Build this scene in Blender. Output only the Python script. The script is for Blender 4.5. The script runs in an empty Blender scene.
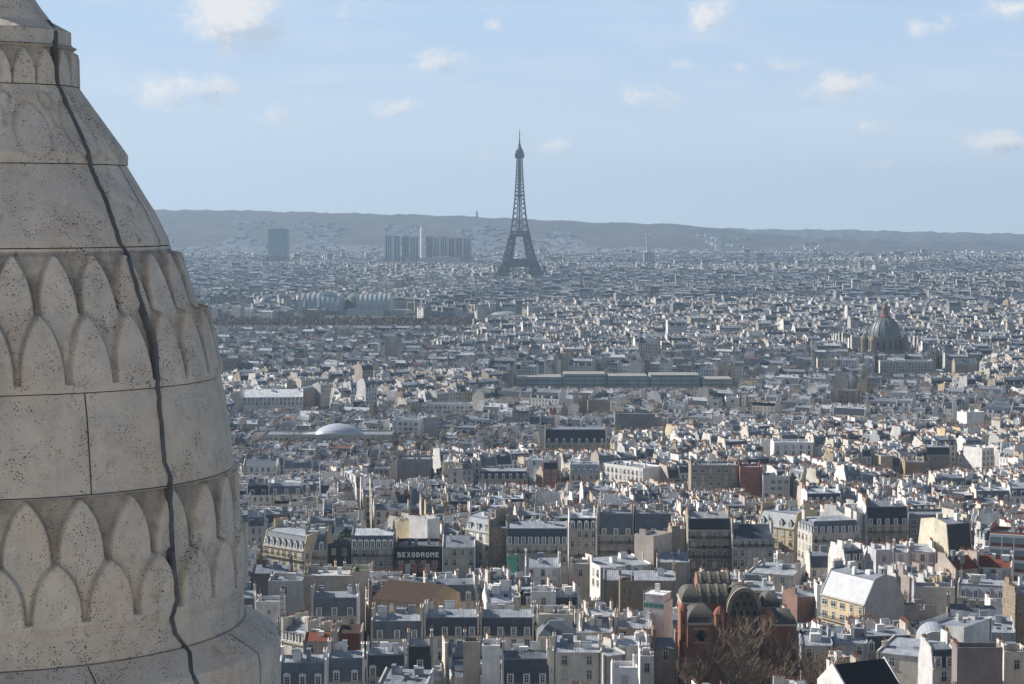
import bpy, math, random
import numpy as np
from mathutils import Vector, Matrix
from mathutils.bvhtree import BVHTree
R = math.radians
C = bpy.context.scene.collection
sc = bpy.context.scene
# ---------------------------------------------------------------- camera
F = 2060.0; CX, CY, EYE, CAMZ = 512.0, 342.0, 207.0, 164.0
PITCH = math.atan((CY-EYE)/F); SP, CP = math.sin(PITCH), math.cos(PITCH)
cam = bpy.data.cameras.new('camera'); co = bpy.data.objects.new('camera', cam); C.objects.link(co)
co.location = (0, 0, CAMZ); co.rotation_euler = (math.pi/2-PITCH, 0, 0)
cam.sensor_width = 36; cam.lens = F/1024*36; cam.clip_start = .5; cam.clip_end = 60000
sc.camera = co
# ---------------------------------------------------------------- sky, sun, exposure
SUN_AZ, SUN_EL = 69.0, 32.0           # degrees to the left of the view direction (+Y), degrees above the horizon
sdir = Vector((-math.sin(R(SUN_AZ))*math.cos(R(SUN_EL)), math.cos(R(SUN_AZ))*math.cos(R(SUN_EL)), math.sin(R(SUN_EL))))
sl = bpy.data.lights.new('sun', 'SUN'); sl.energy = 5.0; sl.angle = R(.55); sl.color = (1, .945, .87)
so = bpy.data.objects.new('sun', sl); C.objects.link(so); so.location = (-300, 100, 600)
so.rotation_euler = sdir.to_track_quat('Z', 'Y').to_euler()
sc.view_settings.view_transform = 'Standard'; sc.view_settings.look = 'None'
sc.view_settings.exposure = 0.58; sc.view_settings.gamma = 1; sc.view_settings.use_curve_mapping = False
SKY_STRENGTH = .06
HAZE = 6.2e-5
sc.cycles.max_bounces = 4; sc.cycles.diffuse_bounces = 2; sc.cycles.glossy_bounces = 2; sc.cycles.volume_bounces = 0
sc.cycles.transmission_bounces = 2; sc.cycles.transparent_max_bounces = 6

w = bpy.data.worlds.new('World'); sc.world = w; w.use_nodes = True
nt = w.node_tree; N = nt.nodes; Lk = nt.links; N.clear()
def nd(t, **k):
    n = N.new(t)
    for a, b in k.items(): setattr(n, a, b)
    return n
def mth(op, a, b=None, c=None):
    n = nd('ShaderNodeMath', operation=op)
    for i, v in enumerate((a, b, c)):
        if v is None: continue
        if isinstance(v, (int, float)): n.inputs[i].default_value = v
        else: Lk.new(v, n.inputs[i])
    return n.outputs[0]
def mixc(f, a, b):
    n = nd('ShaderNodeMix', data_type='RGBA')
    for i, v in ((0, f), (6, a), (7, b)):
        if isinstance(v, (int, float)): n.inputs[i].default_value = v
        elif isinstance(v, tuple): n.inputs[i].default_value = v if len(v) == 4 else (*v, 1)
        else: Lk.new(v, n.inputs[i])
    return n.outputs[2]
sky = nd('ShaderNodeTexSky', sky_type='NISHITA'); sky.sun_disc = False
sky.sun_elevation = R(SUN_EL); sky.sun_rotation = R(-SUN_AZ); sky.altitude = 200; sky.air_density = 1.0; sky.dust_density = .6; sky.ozone_density = 2.0
tc = nd('ShaderNodeTexCoord'); sep = nd('ShaderNodeSeparateXYZ'); Lk.new(tc.outputs['Generated'], sep.inputs[0])
dx, dy, dz = sep.outputs
az = mth('ARCTAN2', dx, dy)                       # azimuth and elevation of the sky direction
el = mth('ARCSINE', dz)
comb = nd('ShaderNodeCombineXYZ'); Lk.new(az, comb.inputs[0]); Lk.new(mth('MULTIPLY', el, 1.25), comb.inputs[1])
def noise(scale, detail, rough, vec, dist=0):
    n = nd('ShaderNodeTexNoise'); n.inputs['Scale'].default_value = scale; n.inputs['Detail'].default_value = detail
    n.inputs['Roughness'].default_value = rough; n.inputs['Distortion'].default_value = dist; Lk.new(vec, n.inputs['Vector']); return n.outputs[0]
n1 = noise(62, 8, .62, comb.outputs[0], .3)
n2 = noise(210, 4, .6, comb.outputs[0])
nn = mth('ADD', mth('MULTIPLY', n1, .75), mth('MULTIPLY', n2, .25))
# small fair-weather clouds: azimuth, elevation, half width, half height (degrees), strength
def ang(px, py): return (math.degrees(math.atan((px-CX)/F)), math.degrees(math.atan((EYE-py)/F)))
CL = [(234,14,40,34,1.15),(260,34,24,20,1.0),(185,93,48,17,.85),(275,118,18,12,.6),(440,64,26,13,.8),(402,109,24,12,.75),(347,10,10,20,.4),
      (556,147,26,10,.5),(480,159,22,12,.35),(710,20,26,20,.8),(655,97,36,15,.5),(840,89,34,13,.95),(868,99,24,8,.35),(995,146,34,11,.9),
      (865,131,30,9,.35),(930,32,26,14,.4),(1008,18,26,12,.6),(770,68,50,9,.4),(670,68,30,8,.35),(885,166,26,7,.3),(375,6,16,10,.3),(490,28,20,12,.3),
      (-60,60,60,24,.8),(1110,70,50,18,.8),(1180,150,44,14,.7)]
mask = None; bot = None
for (px, py, hw, hh, s) in CL:
    a0, e0 = ang(px, py); ra, re = math.degrees(hw/F), math.degrees(hh/F)
    u = mth('DIVIDE', mth('SUBTRACT', az, R(a0)), R(ra)); v = mth('DIVIDE', mth('SUBTRACT', el, R(e0)), R(re))
    r2 = mth('ADD', mth('MULTIPLY', u, u), mth('MULTIPLY', v, v))
    g = mth('MULTIPLY', mth('EXPONENT', mth('MULTIPLY', r2, -.9)), s)
    gb = mth('MULTIPLY', g, mth('SUBTRACT', mth('MULTIPLY', u, .55), mth('MULTIPLY', v, .85)))
    mask = g if mask is None else mth('MAXIMUM', mask, g)
    bot = gb if bot is None else mth('ADD', bot, gb)
def smooth(x, a, b):
    n = nd('ShaderNodeMapRange', interpolation_type='SMOOTHSTEP'); n.inputs[1].default_value = a; n.inputs[2].default_value = b
    Lk.new(x, n.inputs[0]); return n.outputs[0]
cm = smooth(mth('ADD', mask, mth('MULTIPLY', mth('SUBTRACT', nn, .5), 3.2)), .10, .95)
cm = mth('MULTIPLY', cm, smooth(mask, .06, .3))
# thin streaks
comb2 = nd('ShaderNodeCombineXYZ'); Lk.new(mth('MULTIPLY', az, .35), comb2.inputs[0]); Lk.new(mth('ADD', mth('MULTIPLY', el, 2.6), mth('MULTIPLY', az, .12)), comb2.inputs[1])
st = smooth(noise(26, 5, .55, comb2.outputs[0], .6), .42, .72)
st = mth('MULTIPLY', mth('MULTIPLY', st, .36), smooth(el, .01, .06))
skyc = nd('ShaderNodeVectorMath', operation='SCALE'); Lk.new(sky.outputs[0], skyc.inputs[0]); skyc.inputs['Scale'].default_value = SKY_STRENGTH
CLOUD_HI, CLOUD_LO, STREAK = (.61,.595,.585), (.35,.40,.47), (.48,.54,.61)
shade = smooth(mth('ADD', bot, mth('MULTIPLY', mth('SUBTRACT', n2, .5), .8)), -.1, .5)
ccol = mixc(shade, CLOUD_HI, CLOUD_LO)
veil = mixc(smooth(el, -.02, .10), (.47,.53,.60), (.345,.455,.615)); veil = mixc(smooth(el, .09, .30), veil, (.045,.075,.135))
base_sky = mixc(.85, skyc.outputs[0], veil)                     # thin high veil that whitens the blue
c1 = mixc(st, base_sky, STREAK)
c2 = mixc(mth('MULTIPLY', cm, .85), c1, ccol)
bg = nd('ShaderNodeBackground'); bg.inputs[1].default_value = 1.0; Lk.new(c2, bg.inputs[0])
wo = nd('ShaderNodeOutputWorld'); Lk.new(bg.outputs[0], wo.inputs[0])
# ---------------------------------------------------------------- helpers
def at(px, py, Y):
    u = (px-CX)/F; v = (CY-py)/F
    d = Vector((u, CP+v*SP, -SP+v*CP)); return Vector((0, 0, CAMZ)) + d*(Y/d.y)
def proj(x, y, z):
    z -= CAMZ; f = y*CP - z*SP; return CX+F*x/f, CY-F*(y*SP+z*CP)/f
def lerp_tab(t, x):
    if x <= t[0][0]: return t[0][1]
    for (a, b), (c, d) in zip(t, t[1:]):
        if x <= c:
            k = (x-a)/(c-a); return b+(d-b)*k
    return t[-1][1]
GT = [(0,95),(180,88),(300,68),(380,58),(450,52),(550,45),(660,38),(800,28),(1000,17),(1300,9),(2000,3),(3000,0),(60000,0)]
RIDGE = [(-900,207),(0,209),(160,210),(250,211),(350,213.5),(450,216),(520,219),(600,223),(660,224),(700,226.5),(730,231),(800,238),(900,243),(1024,246),(2000,246)]
RIDGE2 = [(-900,225),(400,228),(640,226),(700,227),(760,229),(850,229.5),(900,231),(1024,233.5),(2000,236)]
def sm(a, b, x):
    t = min(1, max(0, (x-a)/(b-a))); return t*t*(3-2*t)
def gz(x, y):
    z = lerp_tab(GT, y)
    if y > 6200:
        px = CX + F*x/y
        r1 = CAMZ - (lerp_tab(RIDGE, px)-EYE)/F*9200; r2 = CAMZ - (lerp_tab(RIDGE2, px)-EYE)/F*12500
        wv = 6*math.sin(x/310+y/500)+4*math.sin(x/130-y/230)
        a = r1*(sm(6700, 9200, y)**.8)*(1-.75*sm(9200, 11500, y)); b = r2*sm(9800, 12500, y)
        z = max(a, b) + wv*sm(6600, 8000, y)*(1-sm(8600, 9200, y)) if y < 12500 else b
        if y > 12500: z = r2 - (y-12500)*.06
    return z
MATS = {}
def mat(name):
    return MATS[name]
class NB:                                       # tiny node builder for surface materials
    def __init__(s, name, rough=.8, spec=.3, metal=0):
        s.m = bpy.data.materials.new(name); s.m.use_nodes = True; s.nt = s.m.node_tree
        s.b = s.nt.nodes['Principled BSDF']; s.b.inputs['Roughness'].default_value = rough
        s.b.inputs['Specular IOR Level'].default_value = spec; s.b.inputs['Metallic'].default_value = metal
        MATS[name] = s.m
    def n(s, t, ins=None, **k):
        n = s.nt.nodes.new(t)
        for a, b in k.items(): setattr(n, a, b)
        for a, b in (ins or {}).items(): s.put(b, n.inputs[a])
        return n
    def put(s, v, sock):
        if isinstance(v, bpy.types.NodeSocket): s.nt.links.new(v, sock)
        elif isinstance(v, tuple) and sock.type == 'RGBA' and len(v) == 3: sock.default_value = (*v, 1)
        else: sock.default_value = v
    def math(s, op, a, b=0.0, c=0.0): return s.n('ShaderNodeMath', {0: a, 1: b, 2: c}, operation=op).outputs[0]
    def noise(s, scale, vec=None, detail=4, rough=.6):
        n = s.n('ShaderNodeTexNoise', {'Scale': scale, 'Detail': detail, 'Roughness': rough})
        if vec is not None: s.put(vec, n.inputs['Vector'])
        return n.outputs[0]
    def mix(s, f, a, b, mode='MIX'):
        return s.n('ShaderNodeMix', {0: f, 6: a, 7: b}, data_type='RGBA', blend_type=mode).outputs[2]
    def rng(s, x, a, b, c=0.0, d=1.0): return s.n('ShaderNodeMapRange', {0: x, 1: a, 2: b, 3: c, 4: d}).outputs[0]
    def pos(s): return s.n('ShaderNodeNewGeometry').outputs['Position']
    def obj(s): return s.n('ShaderNodeTexCoord').outputs['Object']
    def uv(s): return s.n('ShaderNodeUVMap').outputs[0]
    def tint(s, src):
        if src == 'obj': return s.n('ShaderNodeObjectInfo').outputs['Color']
        return s.n('ShaderNodeAttribute', attribute_name=src).outputs['Color']
    def col(s, c): s.put(c, s.b.inputs['Base Color']); return s
    def bump(s, h, dist=.02, strength=.6):
        s.put(s.n('ShaderNodeBump', {'Height': h, 'Distance': dist, 'Strength': strength}).outputs[0], s.b.inputs['Normal'])
def scale_col(nb, c, f):
    if isinstance(c, tuple):
        n = nb.n('ShaderNodeRGB'); n.outputs[0].default_value = (*c[:3], 1); c = n.outputs[0]
    return nb.n('ShaderNodeVectorMath', {0: c, 'Scale': f}, operation='SCALE').outputs[0]
def wallmat(name, src, pattern):
    b = NB(name, .9, .15); p = b.pos()
    c = b.tint(src)
    c = scale_col(b, c, b.rng(b.noise(.16, p, 6, .7), .28, .72, .70, 1.18)); c = b.mix(b.rng(b.noise(.5, p, 5, .7), .56, .74, 0.0, .45), c, (.16,.14,.12))
    # rain streaks: noise stretched down the wall
    pm = b.n('ShaderNodeVectorMath', {0: p, 1: (1.6, 1.6, .12)}, operation='MULTIPLY').outputs[0]
    c = scale_col(b, c, b.rng(b.noise(1.0, pm, 4, .6), .3, .7, .84, 1.08))
    if pattern:
        u = b.n('ShaderNodeSeparateXYZ', {0: b.uv()})
        fu = b.math('FRACT', b.math('DIVIDE', u.outputs[0], 2.5)); fv = b.math('FRACT', b.math('DIVIDE', u.outputs[1], 3.05))
        mu = b.math('COMPARE', fu, .5, .19); mv = b.math('COMPARE', fv, .45, .29)
        win = b.math('MULTIPLY', mu, mv)
        ml = b.math('SUBTRACT', 1.0, b.math('COMPARE', fu, .5, .022)); win = b.math('MULTIPLY', win, ml)
        cell = b.n('ShaderNodeTexWhiteNoise', {0: b.n('ShaderNodeVectorMath', {0: b.n('ShaderNodeCombineXYZ', {0: b.math('FLOOR', b.math('DIVIDE', u.outputs[0], 2.5)), 1: b.math('FLOOR', b.math('DIVIDE', u.outputs[1], 3.05))}).outputs[0], 1: b.n('ShaderNodeVectorMath', {0: b.tint('wt'), 'Scale': 37.0}, operation='SCALE').outputs[0]}, operation='ADD').outputs[0]}, noise_dimensions='3D').outputs[0]
        wc = b.mix(b.rng(cell, .7, .78), (.035, .04, .05), (.30, .30, .29))
        c = b.mix(win, c, wc)
        led = b.math('COMPARE', fv, .03, .025); c = b.mix(b.math('MULTIPLY', led, .45), c, (.12, .115, .11))
    b.col(c); return b
def zincmat(name, src, pitch=.62):
    b = NB(name, .55, .5); p = b.pos(); u = b.n('ShaderNodeSeparateXYZ', {0: b.uv()})
    c = b.tint(src)
    c = scale_col(b, c, b.rng(b.noise(.35, p, 5, .6), .3, .7, .80, 1.15))
    sheet = b.n('ShaderNodeTexWhiteNoise', {0: b.n('ShaderNodeCombineXYZ', {0: b.math('FLOOR', b.math('DIVIDE', u.outputs[0], pitch)), 1: b.math('FLOOR', b.math('DIVIDE', u.outputs[1], 2.2)), 2: 0.0}).outputs[0]}, noise_dimensions='3D').outputs[0]
    c = scale_col(b, c, b.rng(sheet, 0.0, 1.0, .80, 1.15))
    seam = b.math('COMPARE', b.math('FRACT', b.math('DIVIDE', u.outputs[0], pitch)), .5, .10)
    c = scale_col(b, c, b.rng(seam, 0.0, 1.0, 1.0, .48))
    b.put(b.rng(b.noise(.6, p, 3), .3, .7, .42, .7), b.b.inputs['Roughness'])
    b.col(c); return b
for nm, src in (('plaster', 'obj'), ('city_plaster', 'wt')): wallmat(nm, src, False)
wallmat('city_facade', 'wt', True)
for nm, src in (('zinc', 'obj'), ('city_zinc', 'rt')): zincmat(nm, src)
def slate(name, src):
    b = NB(name, .5, .5); c = b.tint(src); v = b.uv()
    t = b.n('ShaderNodeTexBrick', {'Vector': v, 'Color1': (.85,.85,.85), 'Color2': (1.1,1.1,1.1), 'Mortar': (.6,.6,.6), 'Scale': 1.0, 'Brick Width': .5, 'Row Height': .28, 'Mortar Size': .015})
    c = b.mix(1.0, c, t.outputs[0], 'MULTIPLY'); c = scale_col(b, c, b.rng(b.noise(.5, b.pos()), .3, .7, .75, 1.2)); b.col(c)
slate('slate', 'obj'); slate('city_slate', 'mt')
def flat(name, c, rough=.8, spec=.3, var=.2, sc_=2.0, metal=0):
    b = NB(name, rough, spec, metal); b.col(scale_col(b, c, b.rng(b.noise(sc_, b.pos()), .3, .7, 1-var, 1+var))) if var else b.col(c); return b
flat('pot', (.20, .105, .075), .8, .2, .6, 1.0); flat('frame_white', (.72, .72, .70), .6, .3, .08); flat('glass', (.035, .042, .05), .12, .6, 0)
flat('iron', (.03, .032, .036), .5, .4, .1); flat('stone_trim', (.50, .46, .39), .85, .2, .15); flat('asphalt', (.055, .055, .058), .9, .2, .3, .3)
flat('curtain', (.45, .44, .42), .8, .2, .1); flat('lead_grey', (.20, .22, .25), .5, .4, .2, 1.0); flat('cupboard_dark', (.03, .03, .03), .7, .2, 0)
flat('bark', (.15, .13, .11), .9, .1, .35, 2.0); flat('twig', (.17, .13, .10), .9, .1, .35, .6); flat('leaf', (.05, .085, .03), .8, .2, .4, 2.0)
flat('teal_cloth', (.11, .32, .27), .8, .2, .15, 1.5); flat('white_sheet', (.72, .74, .74), .7, .3, .12, .8); flat('gravel', (.3, .29, .27), .9, .1, .25, .5)
flat('patina', (.27, .31, .29), .6, .3, .2, .2); flat('far_iron', (.10, .085, .075), .6, .3, 0); flat('glasshouse', (.34, .38, .37), .4, .6, .2, .05)
flat('pale_glass', (.28, .37, .37), .4, .7, .25, .08); flat('steel_skin', (.42, .45, .50), .35, .6, .12, .1)
b = NB('rubble', .95, .1); p = b.pos(); v_ = b.n('ShaderNodeTexVoronoi', {'Vector': p, 'Scale': 1.7})
b.col(b.mix(b.rng(v_.outputs['Distance'], .0, .55), (.42,.34,.25), b.mix(b.rng(b.noise(1.5, p), .35, .65), (.15,.12,.095), (.30,.25,.19)))); b.bump(v_.outputs['Distance'], .08, .8)
def brickmat(name, c1, c2, mo):
    b = NB(name, .9, .15)
    t = b.n('ShaderNodeTexBrick', {'Vector': b.uv(), 'Color1': c1, 'Color2': c2, 'Mortar': mo, 'Scale': 1.0, 'Brick Width': .44, 'Row Height': .16, 'Mortar Size': .02})
    b.col(scale_col(b, t.outputs[0], b.rng(b.noise(.5, b.pos(), 5), .3, .7, .72, 1.2)))
brickmat('brick', (.37,.135,.08), (.29,.10,.06), (.3,.24,.2)); brickmat('yellow_brick', (.45,.30,.17), (.38,.25,.14), (.4,.36,.3))
def tile(name, c1, c2):
    b = NB(name, .85, .2); u = b.n('ShaderNodeSeparateXYZ', {0: b.uv()})
    s_ = b.rng(b.math('FRACT', b.math('DIVIDE', u.outputs[0], .45)), 0.0, 1.0, .75, 1.1)
    b.col(scale_col(b, b.mix(b.rng(b.noise(1.2, b.pos(), 6, .7), .35, .65), c1, c2), s_))
tile('red_tile', (.26,.085,.05), (.16,.06,.04)); tile('brown_tile', (.085,.055,.04), (.055,.038,.03)); tile('black_roof', (.02,.02,.022), (.03,.03,.032))

class G:
    """collects faces (any n) with a material slot and metre UVs"""
    def __init__(s): s.v = []; s.f = []; s.m = []; s.mats = []
    def mi(s, m):
        if m not in s.mats: s.mats.append(m)
        return s.mats.index(m)
    def face(s, pts, m):
        k = len(s.v); s.v.extend(tuple(p) for p in pts); s.f.append(tuple(range(k, k+len(pts)))); s.m.append(s.mi(m))
    def box(s, x0, x1, y0, y1, z0, z1, m, bottom=False, top=None):
        if x0 > x1: x0, x1 = x1, x0
        if y0 > y1: y0, y1 = y1, y0
        s.face([(x0,y0,z0),(x1,y0,z0),(x1,y0,z1),(x0,y0,z1)], m); s.face([(x1,y1,z0),(x0,y1,z0),(x0,y1,z1),(x1,y1,z1)], m)
        s.face([(x0,y1,z0),(x0,y0,z0),(x0,y0,z1),(x0,y1,z1)], m); s.face([(x1,y0,z0),(x1,y1,z0),(x1,y1,z1),(x1,y0,z1)], m)
        s.face([(x0,y0,z1),(x1,y0,z1),(x1,y1,z1),(x0,y1,z1)], top or m)
        if bottom: s.face([(x0,y1,z0),(x1,y1,z0),(x1,y0,z0),(x0,y0,z0)], m)
    def tube(s, a, b_, r0, r1, n, m, cap=True):
        a = Vector(a); b_ = Vector(b_); d = (b_-a)
        if d.length < 1e-6: return
        d.normalize(); t = d.orthogonal().normalized(); u = d.cross(t)
        A = [a+(t*math.cos(2*math.pi*i/n)+u*math.sin(2*math.pi*i/n))*r0 for i in range(n)]
        B = [b_+(t*math.cos(2*math.pi*i/n)+u*math.sin(2*math.pi*i/n))*r1 for i in range(n)]
        for i in range(n):
            j = (i+1) % n; s.face([A[i], A[j], B[j], B[i]], m)
        if cap: s.face(B, m); s.face(A[::-1], m)
    def rev(s, prof, n, m, cx=0, cy=0, a0=0, a1=2*math.pi):
        for i in range(n):
            p, q = a0+(a1-a0)*i/n, a0+(a1-a0)*(i+1)/n
            for (r0, z0), (r1, z1) in zip(prof, prof[1:]):
                P = [(cx+r0*math.cos(p), cy+r0*math.sin(p), z0), (cx+r0*math.cos(q), cy+r0*math.sin(q), z0), (cx+r1*math.cos(q), cy+r1*math.sin(q), z1), (cx+r1*math.cos(p), cy+r1*math.sin(p), z1)]
                if r1 < 1e-6: P = P[:3]
                elif r0 < 1e-6: P = [P[0], P[2], P[3]]
                s.face(P, m)
    def prism(s, poly, y0, y1, m, capm=None):       # poly in (x,z), extruded along y; counter-clockwise seen from -y
        n = len(poly)
        s.face([(x, y0, z) for x, z in poly], capm or m); s.face([(x, y1, z) for x, z in poly[::-1]], capm or m)
        for i in range(n):
            (a, b_), (c, d) = poly[i], poly[(i+1) % n]; s.face([(c,y0,d),(a,y0,b_),(a,y1,b_),(c,y1,d)], m)
    def arrays(s):
        V = np.array(s.v, dtype=np.float64).reshape(-1, 3); lt = np.array([len(f) for f in s.f]); ls = np.concatenate([[0], np.cumsum(lt)[:-1]])
        lv = np.concatenate([np.array(f) for f in s.f]); uv = np.zeros((len(lv), 2))
        for f, st_ in zip(s.f, ls):
            P = V[list(f)]; nrm = np.zeros(3)
            for i in range(1, len(f)-1): nrm += np.cross(P[i]-P[0], P[i+1]-P[0])
            L_ = np.linalg.norm(nrm)
            nrm = nrm/L_ if L_ > 1e-12 else np.array([0,0,1.])
            t = np.array([-nrm[1], nrm[0], 0.]); tl = np.linalg.norm(t)
            t = t/tl if tl > 1e-3 else np.array([1., 0, 0]); bb = np.cross(nrm, t)
            uv[st_:st_+len(f), 0] = P@t; uv[st_:st_+len(f), 1] = P@bb
        return V, lv, ls, lt, np.array(s.m), uv
    def mesh(s, name, smooth=False):
        V, lv, ls, lt, mi, uv = s.arrays(); return np_mesh(name, V, lv, ls, lt, mi, uv, s.mats, smooth=smooth)
def np_mesh(name, V, lv, ls, lt, mi, uv, mats, attrs=None, smooth=False):
    me = bpy.data.meshes.new(name); me.vertices.add(len(V)); me.vertices.foreach_set('co', V.astype(np.float32).ravel())
    me.loops.add(len(lv)); me.loops.foreach_set('vertex_index', lv.astype(np.int32))
    me.polygons.add(len(ls)); me.polygons.foreach_set('loop_start', ls.astype(np.int32))
    me.polygons.foreach_set('material_index', mi.astype(np.int32))
    if smooth: me.polygons.foreach_set('use_smooth', np.ones(len(ls), dtype=bool))
    if uv is not None:
        u = me.uv_layers.new(name='UVMap'); u.data.foreach_set('uv', uv.astype(np.float32).ravel())
    for k, a in (attrs or {}).items():
        at_ = me.attributes.new(k, 'FLOAT_COLOR', 'POINT'); at_.data.foreach_set('color', a.astype(np.float32).ravel())
    for m in mats: me.materials.append(MATS[m])
    me.update(calc_edges=True)
    return me
def link(name, data, parent=None, loc=(0,0,0), rz=0, color=None):
    o = bpy.data.objects.new(name, data); C.objects.link(o); o.location = loc; o.rotation_euler = (0, 0, rz)
    if parent is not None: o.parent = parent
    if color is not None: o.color = (*color, 1)
    return o
def part(name, g, parent, color=None, smooth=False, loc=(0,0,0), rz=0): return link(name, g.mesh(name, smooth), parent, loc, rz, color)
def tag(o, label=None, cat=None, group=None, kind=None):
    if label: o['label'] = label
    if cat: o['category'] = cat
    if group: o['group'] = group
    if kind: o['kind'] = kind
    return o
def thing(name, loc, rz, label, cat, group=None): return tag(link(name, None, None, loc, rz), label, cat, group)
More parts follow.
